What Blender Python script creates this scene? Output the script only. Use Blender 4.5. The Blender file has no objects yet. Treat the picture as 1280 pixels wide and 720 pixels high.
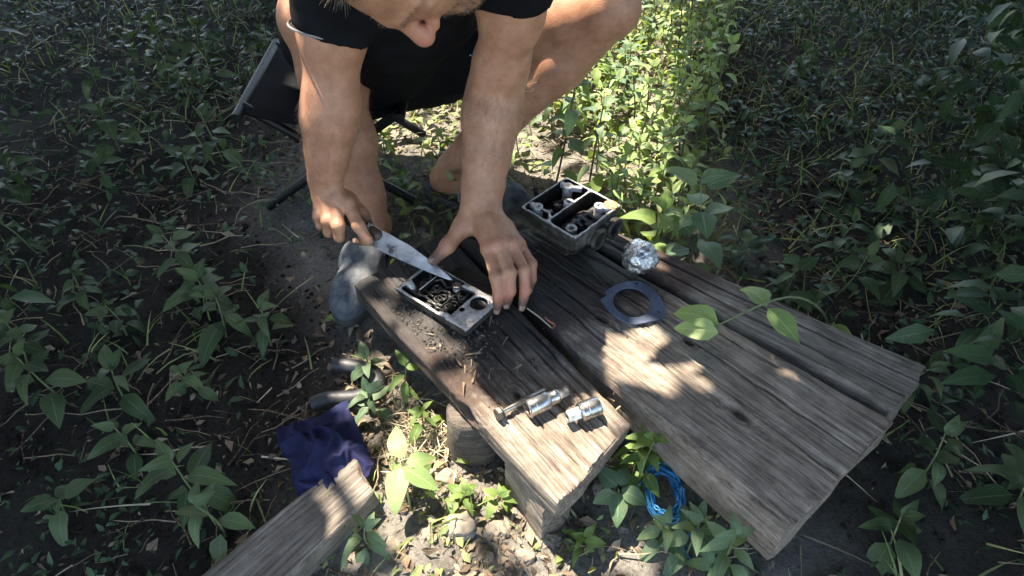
import bpy, bmesh, math, random
import numpy as np
from mathutils import Vector, Matrix, Euler
from mathutils.geometry import tessellate_polygon

S = bpy.context.scene
C = S.collection
random.seed(5)
RNG = np.random.default_rng(11)
PI = math.pi

# ------------------------------------------------------------------ camera, sky, sun, exposure
cam_d = bpy.data.cameras.new('camera')
cam = bpy.data.objects.new('camera', cam_d)
C.objects.link(cam)
cam_d.sensor_width = 36.0
cam_d.lens = 850 / 1280 * 36
cam_d.clip_start = 0.02
cam_d.clip_end = 400
cam.location = (0, 0, 1.01)
cam.rotation_euler = (math.radians(45), 0, 0)
S.camera = cam

SUN = Vector((-0.30, 0.30, 0.90)).normalized()
world = bpy.data.worlds.new('World')
S.world = world
world.use_nodes = True
wn = world.node_tree.nodes
sky = wn.new('ShaderNodeTexSky')
sky.sky_type = 'NISHITA'
sky.sun_disc = False
sky.sun_elevation = math.asin(SUN.z)
sky.sun_rotation = math.atan2(SUN.x, SUN.y)
world.node_tree.links.new(sky.outputs[0], wn['Background'].inputs[0])
wn['Background'].inputs[1].default_value = 0.15
sd = bpy.data.lights.new('sun', 'SUN')
sd.energy = 3.9
sd.angle = math.radians(0.53)
sd.color = (1.0, 0.95, 0.88)
so = bpy.data.objects.new('sun', sd)
C.objects.link(so)
so.rotation_euler = SUN.to_track_quat('Z', 'Y').to_euler()
S.view_settings.view_transform = 'Standard'
S.view_settings.look = 'None'
S.view_settings.gamma = 1
S.view_settings.exposure = 2.8
S.view_settings.use_white_balance = True
S.view_settings.white_balance_temperature = 7100
try:
    S.cycles.use_denoising = True
    S.cycles.denoiser = 'OPENIMAGEDENOISE'
    S.cycles.max_bounces = 8
except Exception:
    pass

# ------------------------------------------------------------------ noise
def _hash(i, j, k, s):
    h = (i * 374761393 + j * 668265263 + k * 2147483647 + s * 974634777) & 0xffffffff
    h = ((h ^ (h >> 13)) * 1274126177) & 0xffffffff
    return ((h ^ (h >> 16)) & 0xffff) / 65535.0

def vnoise(p, s=0):
    p = np.asarray(p, float)
    i = np.floor(p).astype(np.int64)
    f = p - i
    f = f * f * (3 - 2 * f)
    r = 0
    for a in (0, 1):
        wx = f[..., 0] if a else 1 - f[..., 0]
        for b in (0, 1):
            wy = f[..., 1] if b else 1 - f[..., 1]
            for c in (0, 1):
                wz = f[..., 2] if c else 1 - f[..., 2]
                r = r + wx * wy * wz * _hash(i[..., 0] + a, i[..., 1] + b, i[..., 2] + c, s)
    return r * 2 - 1

def fbm(p, o=4, s=0):
    p = np.asarray(p, float)
    r, a = 0, 0.5
    for k in range(o):
        r = r + a * vnoise(p, s + k)
        p = p * 2.03
        a *= 0.5
    return r

# ------------------------------------------------------------------ materials
def mat(name):
    m = bpy.data.materials.new(name)
    m.use_nodes = True
    nt = m.node_tree
    return m, nt, nt.nodes, nt.links, nt.nodes['Principled BSDF']

def ramp(nt, stops):
    r = nt.nodes.new('ShaderNodeValToRGB')
    e = r.color_ramp.elements
    while len(e) < len(stops):
        e.new(0.5)
    for q, (p, c) in zip(e, stops):
        q.position = p
        q.color = (*c, 1)
    return r

def noise_node(nt, scale, detail=5, rough=0.6, vec=None, dist=0):
    n = nt.nodes.new('ShaderNodeTexNoise')
    n.inputs['Scale'].default_value = scale
    n.inputs['Detail'].default_value = detail
    n.inputs['Roughness'].default_value = rough
    n.inputs['Distortion'].default_value = dist
    if vec is None:
        t = nt.nodes.new('ShaderNodeTexCoord')
        vec = t.outputs['Object']
    nt.links.new(vec, n.inputs['Vector'])
    return n

def bump(nt, bsdf, h, strength=0.5, dist=0.002):
    b = nt.nodes.new('ShaderNodeBump')
    b.inputs['Strength'].default_value = strength
    b.inputs['Distance'].default_value = dist
    nt.links.new(h, b.inputs['Height'])
    nt.links.new(b.outputs[0], bsdf.inputs['Normal'])
    return b

def mixc(nt, fac, a, b, mode='MIX'):
    m = nt.nodes.new('ShaderNodeMix')
    m.data_type = 'RGBA'
    m.blend_type = mode
    for sock, v in ((m.inputs[0], fac), (m.inputs[6], a), (m.inputs[7], b)):
        if isinstance(v, (int, float)):
            sock.default_value = v
        elif isinstance(v, tuple):
            sock.default_value = (*v, 1)
        else:
            nt.links.new(v, sock)
    return m.outputs[2]

def simple(name, stops, scale=30, rough=0.6, metal=0.0, bstr=0.3, bdist=0.001, bscale=None, rvar=0.15, spec=0.5):
    m, nt, N, L, b = mat(name)
    n = noise_node(nt, scale, 6, 0.65)
    r = ramp(nt, stops)
    L.new(n.outputs[0], r.inputs[0])
    L.new(r.outputs[0], b.inputs['Base Color'])
    b.inputs['Metallic'].default_value = metal
    b.inputs['Specular IOR Level'].default_value = spec
    mr = N.new('ShaderNodeMapRange')
    mr.inputs[3].default_value = rough - rvar
    mr.inputs[4].default_value = rough + rvar
    n2 = noise_node(nt, scale * 2.3, 4, 0.6)
    L.new(n2.outputs[0], mr.inputs[0])
    L.new(mr.outputs[0], b.inputs['Roughness'])
    n3 = noise_node(nt, bscale or scale * 6, 5, 0.7)
    bump(nt, b, n3.outputs[0], bstr, bdist)
    return m

M = {}

def attr(nt, name):
    a = nt.nodes.new('ShaderNodeAttribute')
    a.attribute_name = name
    return a

def make_wood(name, tones):
    m, nt, N, L, b = mat(name)
    t = N.new('ShaderNodeTexCoord')
    mp = N.new('ShaderNodeMapping')
    mp.inputs['Scale'].default_value = (3.5, 85, 85)
    L.new(t.outputs['Object'], mp.inputs[0])
    g = noise_node(nt, 1.6, 9, 0.68, mp.outputs[0], 1.1)
    r = ramp(nt, tones)
    L.new(g.outputs[0], r.inputs[0])
    mp2 = N.new('ShaderNodeMapping')
    mp2.inputs['Scale'].default_value = (6.0, 330, 330)
    L.new(t.outputs['Object'], mp2.inputs[0])
    f = noise_node(nt, 1.3, 5, 0.7, mp2.outputs[0], 0.3)
    fr = ramp(nt, [(0.30, (0.35, 0.33, 0.31)), (0.5, (1, 1, 1))])
    L.new(f.outputs[0], fr.inputs[0])
    col = mixc(nt, 0.55, r.outputs[0], fr.outputs[0], 'MULTIPLY')
    mp3 = N.new('ShaderNodeMapping')
    mp3.inputs['Scale'].default_value = (2.2, 105, 105)
    L.new(t.outputs['Object'], mp3.inputs[0])
    ck = noise_node(nt, 1.1, 4, 0.55, mp3.outputs[0], 0.6)
    cr = ramp(nt, [(0.425, (1, 1, 1)), (0.455, (0.16, 0.14, 0.12)), (0.485, (1, 1, 1))])
    L.new(ck.outputs[0], cr.inputs[0])
    col = mixc(nt, 0.7, col, cr.outputs[0], 'MULTIPLY')
    bl = noise_node(nt, 22, 6, 0.65)
    br = ramp(nt, [(0.36, (0.34, 0.29, 0.25)), (0.62, (1, 1, 1))])
    L.new(bl.outputs[0], br.inputs[0])
    col = mixc(nt, 0.65, col, br.outputs[0], 'MULTIPLY')
    # oil and soil stains carried by a vertex colour (r oil, g reddish soil)
    a = attr(nt, 'stain')
    sp = N.new('ShaderNodeSeparateColor')
    L.new(a.outputs['Color'], sp.inputs[0])
    sn = noise_node(nt, 55, 6, 0.75)
    def edge(src, lo, hi):
        ad = N.new('ShaderNodeMath'); ad.operation = 'ADD'
        sc = N.new('ShaderNodeMath'); sc.operation = 'MULTIPLY_ADD'
        L.new(sn.outputs[0], sc.inputs[0]); sc.inputs[1].default_value = 1.1; sc.inputs[2].default_value = -0.55
        L.new(src, ad.inputs[0]); L.new(sc.outputs[0], ad.inputs[1])
        q = N.new('ShaderNodeMapRange'); q.inputs[1].default_value = lo; q.inputs[2].default_value = hi
        L.new(ad.outputs[0], q.inputs[0])
        return q.outputs[0]
    soilc = ramp(nt, [(0.3, (0.016, 0.009, 0.006)), (0.52, (0.040, 0.022, 0.014)), (0.75, (0.095, 0.055, 0.035))])
    L.new(sn.outputs[0], soilc.inputs[0])
    col = mixc(nt, edge(sp.outputs[1], 0.25, 0.7), col, soilc.outputs[0])
    oil = edge(sp.outputs[0], 0.30, 0.75)
    oilc = ramp(nt, [(0.4, (0.007, 0.006, 0.0055)), (0.7, (0.030, 0.024, 0.020))])
    L.new(g.outputs[0], oilc.inputs[0])
    col = mixc(nt, oil, col, oilc.outputs[0])
    col = mixc(nt, edge(sp.outputs[2], 0.2, 0.8), col, (0.028, 0.018, 0.012))
    L.new(col, b.inputs['Base Color'])
    rr = N.new('ShaderNodeMapRange')
    rr.inputs[3].default_value = 0.88; rr.inputs[4].default_value = 0.5
    L.new(oil, rr.inputs[0]); L.new(rr.outputs[0], b.inputs['Roughness'])
    hm = N.new('ShaderNodeMath'); hm.operation = 'ADD'
    L.new(f.outputs[0], hm.inputs[0]); L.new(g.outputs[0], hm.inputs[1])
    hm2 = N.new('ShaderNodeMath'); hm2.operation = 'ADD'
    L.new(hm.outputs[0], hm2.inputs[0])
    gr = noise_node(nt, 260, 4, 0.7)
    L.new(gr.outputs[0], hm2.inputs[1])
    bump(nt, b, hm2.outputs[0], 0.9, 0.0022)
    return m

M['wood'] = make_wood('weathered_wood', [(0.30, (0.064, 0.047, 0.035)), (0.47, (0.20, 0.156, 0.116)), (0.62, (0.31, 0.255, 0.20)), (0.8, (0.42, 0.36, 0.295))])
M['wood_log'] = make_wood('old_log_wood', [(0.30, (0.035, 0.027, 0.021)), (0.5, (0.095, 0.076, 0.058)), (0.7, (0.18, 0.15, 0.118))])
M['wood_grey'] = make_wood('grey_wood', [(0.30, (0.07, 0.055, 0.043)), (0.5, (0.175, 0.145, 0.115)), (0.7, (0.29, 0.25, 0.205))])

# skin
def make_skin():
    m, nt, N, L, b = mat('skin')
    n = noise_node(nt, 38, 7, 0.72)
    r = ramp(nt, [(0.28, (0.235, 0.105, 0.058)), (0.5, (0.315, 0.150, 0.086)), (0.72, (0.395, 0.205, 0.125))])
    L.new(n.outputs[0], r.inputs[0])
    a = attr(nt, 'stain')
    sp = N.new('ShaderNodeSeparateColor')
    L.new(a.outputs['Color'], sp.inputs[0])
    n2 = noise_node(nt, 110, 7, 0.8)
    ad = N.new('ShaderNodeMath'); ad.operation = 'MULTIPLY_ADD'
    L.new(n2.outputs[0], ad.inputs[0]); ad.inputs[1].default_value = 1.0
    L.new(sp.outputs[0], ad.inputs[2])
    q = N.new('ShaderNodeMapRange'); q.inputs[1].default_value = 0.72; q.inputs[2].default_value = 1.25
    q.inputs[4].default_value = 0.85
    L.new(ad.outputs[0], q.inputs[0])
    red = mixc(nt, sp.outputs[1], r.outputs[0], (0.42, 0.135, 0.09))
    col = mixc(nt, q.outputs[0], red, (0.035, 0.024, 0.02))
    L.new(col, b.inputs['Base Color'])
    b.inputs['Roughness'].default_value = 0.52
    b.inputs['Specular IOR Level'].default_value = 0.4
    b.inputs['Subsurface Weight'].default_value = 0.12
    b.inputs['Subsurface Radius'].default_value = (0.012, 0.005, 0.003)
    b.inputs['Subsurface Scale'].default_value = 0.6
    n3 = noise_node(nt, 420, 4, 0.6)
    v = N.new('ShaderNodeTexVoronoi'); v.inputs['Scale'].default_value = 520
    t = N.new('ShaderNodeTexCoord'); L.new(t.outputs['Object'], v.inputs['Vector'])
    s_ = N.new('ShaderNodeMath'); s_.operation = 'ADD'
    L.new(n3.outputs[0], s_.inputs[0]); L.new(v.outputs[0], s_.inputs[1])
    bump(nt, b, s_.outputs[0], 0.38, 0.0011)
    return m
M['skin'] = make_skin()
M['nail'] = simple('fingernail_horn', [(0.35, (0.06, 0.04, 0.03)), (0.5, (0.24, 0.145, 0.10)), (0.75, (0.34, 0.21, 0.155))], 160, 0.35)
M['hair'] = simple('brown_hair', [(0.3, (0.04, 0.024, 0.012)), (0.7, (0.12, 0.075, 0.038))], 60, 0.5)
M['limb_hair'] = simple('limb_hair', [(0.3, (0.10, 0.055, 0.028)), (0.7, (0.20, 0.12, 0.065))], 60, 0.5)
M['eye'] = simple('eyeball', [(0.3, (0.6, 0.58, 0.55)), (0.7, (0.7, 0.68, 0.65))], 40, 0.2)
def make_cloth(name, stops, weave=900, rough=0.9):
    m = simple(name, stops, 14, rough, 0, 0.5, 0.0012, weave, 0.05, 0.25)
    m.node_tree.nodes['Principled BSDF'].inputs['Specular IOR Level'].default_value = 0.08
    return m
M['black_cloth'] = make_cloth('black_cotton', [(0.3, (0.0035, 0.0035, 0.004)), (0.7, (0.008, 0.008, 0.009))])
M['grey_cloth'] = make_cloth('washed_grey_cotton', [(0.3, (0.022, 0.023, 0.026)), (0.7, (0.05, 0.052, 0.058))])
M['hem'] = make_cloth('sunlit_hem', [(0.3, (0.13, 0.13, 0.125)), (0.7, (0.22, 0.215, 0.21))])
M['hem_grey'] = make_cloth('grey_piping', [(0.3, (0.14, 0.14, 0.135)), (0.7, (0.24, 0.24, 0.23))])
M['shoe'] = simple('dirty_grey_canvas', [(0.34, (0.030, 0.034, 0.040)), (0.50, (0.065, 0.073, 0.084)), (0.70, (0.135, 0.138, 0.138))], 30, 0.9, 0, 0.8, 0.002, 350, 0.05, 0.2)
M['sole'] = simple('dusty_rubber', [(0.3, (0.012, 0.012, 0.012)), (0.7, (0.06, 0.058, 0.055))], 40, 0.85)
M['blue_cloth'] = make_cloth('indigo_cotton', [(0.3, (0.008, 0.009, 0.026)), (0.7, (0.020, 0.021, 0.058))])
M['badge'] = simple('badge_blue', [(0.3, (0.16, 0.24, 0.46)), (0.7, (0.30, 0.40, 0.62))], 40, 0.6)

# metals
M['cast'] = simple('grimy_cast_aluminium', [(0.36, (0.014, 0.012, 0.009)), (0.54, (0.045, 0.039, 0.030)), (0.75, (0.15, 0.135, 0.115))], 34, 0.6, 0.35, 0.5, 0.0012, 420)
M['cast_worn'] = simple('oily_worn_metal', [(0.35, (0.012, 0.011, 0.010)), (0.55, (0.075, 0.07, 0.062)), (0.75, (0.24, 0.23, 0.215))], 120, 0.34, 0.5, 0.4, 0.0008, 400)
M['oily'] = simple('oil_blackened_casting', [(0.35, (0.004, 0.004, 0.004)), (0.6, (0.016, 0.014, 0.012)), (0.8, (0.07, 0.06, 0.05))], 60, 0.36, 0.2, 0.6, 0.0015, 300)
M['machined'] = simple('machined_aluminium', [(0.32, (0.12, 0.11, 0.10)), (0.48, (0.34, 0.325, 0.305)), (0.72, (0.50, 0.49, 0.475))], 90, 0.5, 0.35, 0.25, 0.0005, 700)
M['rusty'] = simple('rust', [(0.3, (0.12, 0.05, 0.022)), (0.5, (0.30, 0.14, 0.065)), (0.7, (0.45, 0.30, 0.2))], 140, 0.85, 0.1, 0.6, 0.001)
M['chrome'] = simple('worn_chrome', [(0.3, (0.22, 0.21, 0.20)), (0.6, (0.50, 0.49, 0.47))], 120, 0.32, 1.0, 0.12, 0.0004, 500, 0.12)
M['dark_steel'] = simple('dark_bolt_steel', [(0.3, (0.05, 0.042, 0.035)), (0.7, (0.16, 0.14, 0.12))], 120, 0.45, 0.8)
M['gasket'] = simple('blue_grey_gasket', [(0.3, (0.030, 0.040, 0.066)), (0.6, (0.065, 0.083, 0.125)), (0.8, (0.15, 0.16, 0.18))], 60, 0.45, 0.25, 0.35, 0.0006, 400)
M['blade'] = simple('smeared_blade_steel', [(0.34, (0.10, 0.095, 0.09)), (0.46, (0.38, 0.38, 0.38)), (0.7, (0.55, 0.56, 0.57))], 40, 0.36, 0.85, 0.12, 0.0004, 200, 0.1)
M['handle'] = simple('dark_handle_wood', [(0.3, (0.02, 0.014, 0.01)), (0.7, (0.06, 0.04, 0.03))], 60, 0.5)
M['foil'] = simple('crumpled_foil', [(0.32, (0.14, 0.125, 0.10)), (0.46, (0.48, 0.475, 0.46)), (0.7, (0.74, 0.74, 0.73))], 38, 0.26, 0.92, 0.8, 0.003, 120, 0.10)
M['tube'] = simple('black_painted_tube', [(0.3, (0.003, 0.003, 0.003)), (0.7, (0.008, 0.008, 0.008))], 80, 0.5, 0, 0.2, 0.0005, None, 0.1, 0.25)
M['blue_rope'] = simple('blue_polypropylene', [(0.3, (0.012, 0.10, 0.24)), (0.7, (0.03, 0.24, 0.45))], 200, 0.5)
M['red_scrap'] = simple('red_scrap', [(0.3, (0.20, 0.04, 0.03)), (0.7, (0.42, 0.13, 0.10))], 200, 0.6)
M['rubber'] = simple('black_rubber', [(0.3, (0.008, 0.008, 0.008)), (0.7, (0.025, 0.025, 0.026))], 60, 0.55)

def make_leaf(name, stops, trans=0.42, rough=0.5, spec=0.22):
    m, nt, N, L, b = mat(name)
    a = attr(nt, 'rnd')
    n = noise_node(nt, 45, 4, 0.6)
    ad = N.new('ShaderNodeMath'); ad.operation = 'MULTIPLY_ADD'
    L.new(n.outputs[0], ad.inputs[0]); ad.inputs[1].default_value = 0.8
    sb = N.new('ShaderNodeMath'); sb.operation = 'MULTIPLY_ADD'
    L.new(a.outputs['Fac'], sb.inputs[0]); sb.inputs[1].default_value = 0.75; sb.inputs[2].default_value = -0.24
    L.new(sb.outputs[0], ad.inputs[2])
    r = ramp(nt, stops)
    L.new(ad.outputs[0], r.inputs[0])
    sn_ = noise_node(nt, 130, 3, 0.6)
    sr_ = N.new('ShaderNodeMapRange'); sr_.inputs[1].default_value = 0.64; sr_.inputs[2].default_value = 0.70; sr_.inputs[4].default_value = 0.7
    L.new(sn_.outputs[0], sr_.inputs[0])
    r_out = mixc(nt, sr_.outputs[0], r.outputs[0], (0.13, 0.095, 0.04))
    # veins: paler midrib and side veins from the leaf's own uv
    uv = N.new('ShaderNodeUVMap')
    sx = N.new('ShaderNodeSeparateXYZ'); L.new(uv.outputs[0], sx.inputs[0])
    ab = N.new('ShaderNodeMath'); ab.operation = 'ABSOLUTE'; L.new(sx.outputs[0], ab.inputs[0])
    w = N.new('ShaderNodeMath'); w.operation = 'MULTIPLY_ADD'
    L.new(ab.outputs[0], w.inputs[0]); w.inputs[1].default_value = -0.55; L.new(sx.outputs[1], w.inputs[2])
    ws = N.new('ShaderNodeMath'); ws.operation = 'MULTIPLY'; L.new(w.outputs[0], ws.inputs[0]); ws.inputs[1].default_value = 44
    si = N.new('ShaderNodeMath'); si.operation = 'SINE'; L.new(ws.outputs[0], si.inputs[0])
    sv = N.new('ShaderNodeMapRange'); sv.inputs[1].default_value = 0.86; sv.inputs[2].default_value = 1.0; sv.inputs[4].default_value = 0.35
    L.new(si.outputs[0], sv.inputs[0])
    mv = N.new('ShaderNodeMapRange'); mv.inputs[1].default_value = 0.09; mv.inputs[2].default_value = 0.0; mv.inputs[4].default_value = 0.6
    L.new(ab.outputs[0], mv.inputs[0])
    mx = N.new('ShaderNodeMath'); mx.operation = 'MAXIMUM'; L.new(sv.outputs[0], mx.inputs[0]); L.new(mv.outputs[0], mx.inputs[1])
    pale = mixc(nt, mx.outputs[0], r_out, tuple(min(1, c * 1.5 + 0.03) for c in stops[-1][1]))
    L.new(pale, b.inputs['Base Color'])
    b.inputs['Roughness'].default_value = rough
    b.inputs['Specular IOR Level'].default_value = spec
    tr = N.new('ShaderNodeBsdfTranslucent')
    tc = mixc(nt, 1.0, pale, (1.35, 1.30, 0.38), 'MULTIPLY')
    L.new(tc, tr.inputs[0])
    ms = N.new('ShaderNodeMixShader'); ms.inputs[0].default_value = trans
    L.new(b.outputs[0], ms.inputs[1]); L.new(tr.outputs[0], ms.inputs[2])
    L.new(ms.outputs[0], N['Material Output'].inputs[0])
    bump(nt, b, mx.outputs[0], 0.3, 0.0008)
    return m
M['leaf'] = make_leaf('weed_leaf', [(0.15, (0.045, 0.085, 0.022)), (0.5, (0.085, 0.14, 0.036)), (0.85, (0.15, 0.21, 0.06))])
M['leaf_shade'] = make_leaf('shade_darkened_leaf', [(0.15, (0.018, 0.034, 0.013)), (0.5, (0.036, 0.06, 0.023)), (0.85, (0.07, 0.10, 0.042))], 0.25)  # weed leaf darkened for the sides, shade put into its colour
M['leaf_cover'] = make_leaf('ground_cover_leaf', [(0.15, (0.09, 0.13, 0.045)), (0.5, (0.16, 0.205, 0.075)), (0.85, (0.27, 0.29, 0.13))])
M['leaf_pale'] = make_leaf('pale_leaf', [(0.15, (0.13, 0.20, 0.065)), (0.5, (0.19, 0.27, 0.10)), (0.85, (0.27, 0.35, 0.15))])
M['leaf_blue'] = make_leaf('grey_green_leaf', [(0.15, (0.05, 0.095, 0.048)), (0.5, (0.095, 0.15, 0.08)), (0.85, (0.16, 0.22, 0.12))])
M['leaf_tree'] = make_leaf('tree_leaf', [(0.15, (0.018, 0.045, 0.012)), (0.5, (0.035, 0.075, 0.02)), (0.85, (0.06, 0.11, 0.03))], 0.12)
M['leaf_dark'] = make_leaf('shrub_and_shade_leaf', [(0.15, (0.012, 0.028, 0.012)), (0.5, (0.022, 0.045, 0.018)), (0.85, (0.04, 0.07, 0.028))], 0.15)  # shrub leaves, and ground cover coloured dark for side shade
M['grass'] = make_leaf('grass_blade', [(0.15, (0.06, 0.095, 0.028)), (0.5, (0.12, 0.165, 0.05)), (0.85, (0.28, 0.28, 0.13))], 0.3)
M['straw'] = make_leaf('dry_straw', [(0.15, (0.13, 0.095, 0.055)), (0.5, (0.27, 0.21, 0.13)), (0.85, (0.45, 0.38, 0.26))], 0.1, 0.7)
M['dry_leaf'] = make_leaf('dry_leaf', [(0.15, (0.045, 0.030, 0.019)), (0.5, (0.125, 0.085, 0.052)), (0.9, (0.28, 0.215, 0.145))], 0.08, 0.8, 0.2)
M['stem'] = simple('green_stem', [(0.3, (0.055, 0.085, 0.03)), (0.7, (0.14, 0.16, 0.07))], 60, 0.55)
M['stem_dark'] = simple('brown_stem', [(0.3, (0.04, 0.03, 0.022)), (0.7, (0.11, 0.085, 0.06))], 60, 0.7)
M['bark'] = simple('bark', [(0.3, (0.025, 0.02, 0.016)), (0.7, (0.10, 0.085, 0.07))], 18, 0.9, 0, 1.0, 0.02, 30)
M['stone'] = simple('pale_stone', [(0.3, (0.10, 0.08, 0.058)), (0.55, (0.20, 0.162, 0.12)), (0.75, (0.30, 0.25, 0.195))], 40, 0.9, 0, 0.7, 0.003, 130)

def make_ground():
    m, nt, N, L, b = mat('garden_soil')
    t = N.new('ShaderNodeTexCoord')
    n = noise_node(nt, 7, 8, 0.7, t.outputs['Object'])
    r = ramp(nt, [(0.32, (0.14, 0.127, 0.108)), (0.5, (0.25, 0.23, 0.20)), (0.68, (0.37, 0.345, 0.305))])
    L.new(n.outputs[0], r.inputs[0])
    n2 = noise_node(nt, 120, 8, 0.75, t.outputs['Object'])
    r2 = ramp(nt, [(0.34, (0.35, 0.33, 0.31)), (0.5, (0.9, 0.88, 0.85)), (0.7, (1.3, 1.25, 1.15))])
    L.new(n2.outputs[0], r2.inputs[0])
    c = mixc(nt, 0.85, r.outputs[0], r2.outputs[0], 'MULTIPLY')
    a = attr(nt, 'humus_shade')  # dark soil tone; on the ground sheet it stands for shade
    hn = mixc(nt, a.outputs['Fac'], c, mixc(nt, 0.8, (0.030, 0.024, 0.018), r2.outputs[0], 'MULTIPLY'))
    L.new(hn, b.inputs['Base Color'])
    b.inputs['Roughness'].default_value = 0.95
    b.inputs['Specular IOR Level'].default_value = 0.15
    s = N.new('ShaderNodeMath'); s.operation = 'ADD'
    L.new(n2.outputs[0], s.inputs[0])
    n3 = noise_node(nt, 480, 4, 0.7, t.outputs['Object']); L.new(n3.outputs[0], s.inputs[1])
    bump(nt, b, s.outputs[0], 1.0, 0.007)
    return m
M['ground'] = make_ground()

# ------------------------------------------------------------------ mesh helpers
def arr_mesh(name, v, f, mats, smooth=True, attrs=None, uv=None, mi=None):
    v = np.asarray(v, np.float32)
    f = np.asarray(f, np.int32)
    k = f.shape[1]
    me = bpy.data.meshes.new(name)
    me.vertices.add(len(v))
    me.vertices.foreach_set('co', v.ravel())
    me.loops.add(f.size)
    me.loops.foreach_set('vertex_index', f.ravel())
    me.polygons.add(len(f))
    me.polygons.foreach_set('loop_start', np.arange(0, f.size, k, dtype=np.int32))
    me.polygons.foreach_set('loop_total', np.full(len(f), k, np.int32))
    me.polygons.foreach_set('use_smooth', np.full(len(f), bool(smooth)))
    for m in (mats if isinstance(mats, (list, tuple)) else [mats]):
        me.materials.append(m)
    if mi is not None:
        me.polygons.foreach_set('material_index', np.asarray(mi, np.int32))
    if uv is not None:
        l = me.uv_layers.new(name='UVMap')
        l.data.foreach_set('uv', np.asarray(uv, np.float32)[f.ravel()].ravel())
    for n_, d in (attrs or {}).items():
        d = np.asarray(d, np.float32)
        if d.ndim == 1:
            a = me.attributes.new(n_, 'FLOAT', 'POINT'); a.data.foreach_set('value', d)
        else:
            a = me.attributes.new(n_, 'FLOAT_COLOR', 'POINT'); a.data.foreach_set('color', d.ravel())
    me.update(calc_edges=True)
    return me

def link(name, me, parent=None, loc=None, rot=None):
    o = bpy.data.objects.new(name, me)
    C.objects.link(o)
    if parent is not None:
        o.parent = parent
    if loc is not None:
        o.location = loc
    if rot is not None:
        o.rotation_euler = rot
    return o

def tag(o, label=None, cat=None, group=None, kind=None):
    if label: o['label'] = label
    if cat: o['category'] = cat
    if group: o['group'] = group
    if kind: o['kind'] = kind
    return o

def thing(name, label, cat, loc=(0, 0, 0), group=None, rot=(0, 0, 0)):
    o = link(name, None, None, loc, rot)
    o.empty_display_size = 0.05
    return tag(o, label, cat, group)

def bm_obj(name, bm, m, parent=None, smooth=True, loc=None, rot=None):
    me = bpy.data.meshes.new(name)
    bm.normal_update()
    bm.to_mesh(me)
    bm.free()
    for q in (m if isinstance(m, (list, tuple)) else [m]):
        me.materials.append(q)
    if smooth:
        me.polygons.foreach_set('use_smooth', np.ones(len(me.polygons), bool))
    return link(name, me, parent, loc, rot)

def sharp(o, ang=35):
    me = o.data
    try:
        me.set_sharp_from_angle(angle=math.radians(ang))
    except Exception:
        pass
    return o

def bevel(o, w, seg=2):
    m = o.modifiers.new('bevel', 'BEVEL')
    m.width = w; m.segments = seg; m.limit_method = 'ANGLE'; m.angle_limit = math.radians(40)
    return o

def tube_arrays(pts, rad, n=8, cap=True):
    pts = [Vector(p) for p in pts]
    if not isinstance(rad, (list, tuple)):
        rad = [rad] * len(pts)
    V, F = [], []
    up = None
    for i, p in enumerate(pts):
        d = (pts[min(i + 1, len(pts) - 1)] - pts[max(i - 1, 0)]).normalized()
        if up is None:
            up = d.orthogonal().normalized()
        else:
            up = (up - d * up.dot(d))
            up = up.normalized() if up.length > 1e-6 else d.orthogonal().normalized()
        s = d.cross(up)
        for k in range(n):
            a = 2 * PI * k / n
            V.append(p + (up * math.cos(a) + s * math.sin(a)) * rad[i])
    for i in range(len(pts) - 1):
        for k in range(n):
            F.append((i * n + k, i * n + (k + 1) % n, (i + 1) * n + (k + 1) % n, (i + 1) * n + k))
    return V, F, n

def add_tube(bm, pts, rad, n=8):
    V, F, n = tube_arrays(pts, rad, n)
    vs = [bm.verts.new(v) for v in V]
    for f in F:
        bm.faces.new([vs[i] for i in f])
    bm.faces.new(vs[:n][::-1])
    bm.faces.new(vs[-n:])

def tube_obj(name, pts, rad, m, parent=None, n=8):
    bm = bmesh.new()
    add_tube(bm, pts, rad, n)
    return sharp(bm_obj(name, bm, m, parent), 60)

def smooth_path(ctrl, k=6):
    P = [Vector(p) for p in ctrl]
    out = []
    for i in range(len(P) - 1):
        p0, p1, p2, p3 = P[max(i - 1, 0)], P[i], P[i + 1], P[min(i + 2, len(P) - 1)]
        for j in range(k):
            t = j / k
            out.append(0.5 * ((2 * p1) + (p2 - p0) * t + (2 * p0 - 5 * p1 + 4 * p2 - p3) * t * t + (3 * p1 - p0 - 3 * p2 + p3) * t ** 3))
    out.append(P[-1])
    return out

def lathe_obj(name, prof, m, parent=None, n=24, facets=None, loc=None, rot=None):
    """profile of (radius, z) points turned about z; facets flattens listed rings to a polygon"""
    bm = bmesh.new()
    rings = []
    for (r, z) in prof:
        rings.append([bm.verts.new((r * math.cos(2 * PI * k / n), r * math.sin(2 * PI * k / n), z)) for k in range(n)])
    for a, b in zip(rings, rings[1:]):
        for k in range(n):
            bm.faces.new((a[k], a[(k + 1) % n], b[(k + 1) % n], b[k]))
    bm.faces.new(rings[0][::-1])
    bm.faces.new(rings[-1])
    bmesh.ops.recalc_face_normals(bm, faces=bm.faces)
    return sharp(bm_obj(name, bm, m, parent, True, loc, rot), 32)

def prism(bm, loops, z0, z1):
    """flat plate with holes: first loop is the outline, the others are holes"""
    polys = [[Vector((p[0], p[1], 0)) for p in l] for l in loops]
    tris = tessellate_polygon(polys)
    flat = [p for l in polys for p in l]
    b = [bm.verts.new((p.x, p.y, z0)) for p in flat]
    t = [bm.verts.new((p.x, p.y, z1)) for p in flat]
    for tr in tris:
        try:
            bm.faces.new([t[i] for i in tr]); bm.faces.new([b[i] for i in reversed(tr)])
        except ValueError:
            pass
    k = 0
    for l in polys:
        n = len(l)
        for i in range(n):
            a, c = k + i, k + (i + 1) % n
            bm.faces.new((b[a], b[c], t[c], t[a]))
        k += n
    bmesh.ops.recalc_face_normals(bm, faces=bm.faces)

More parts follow.
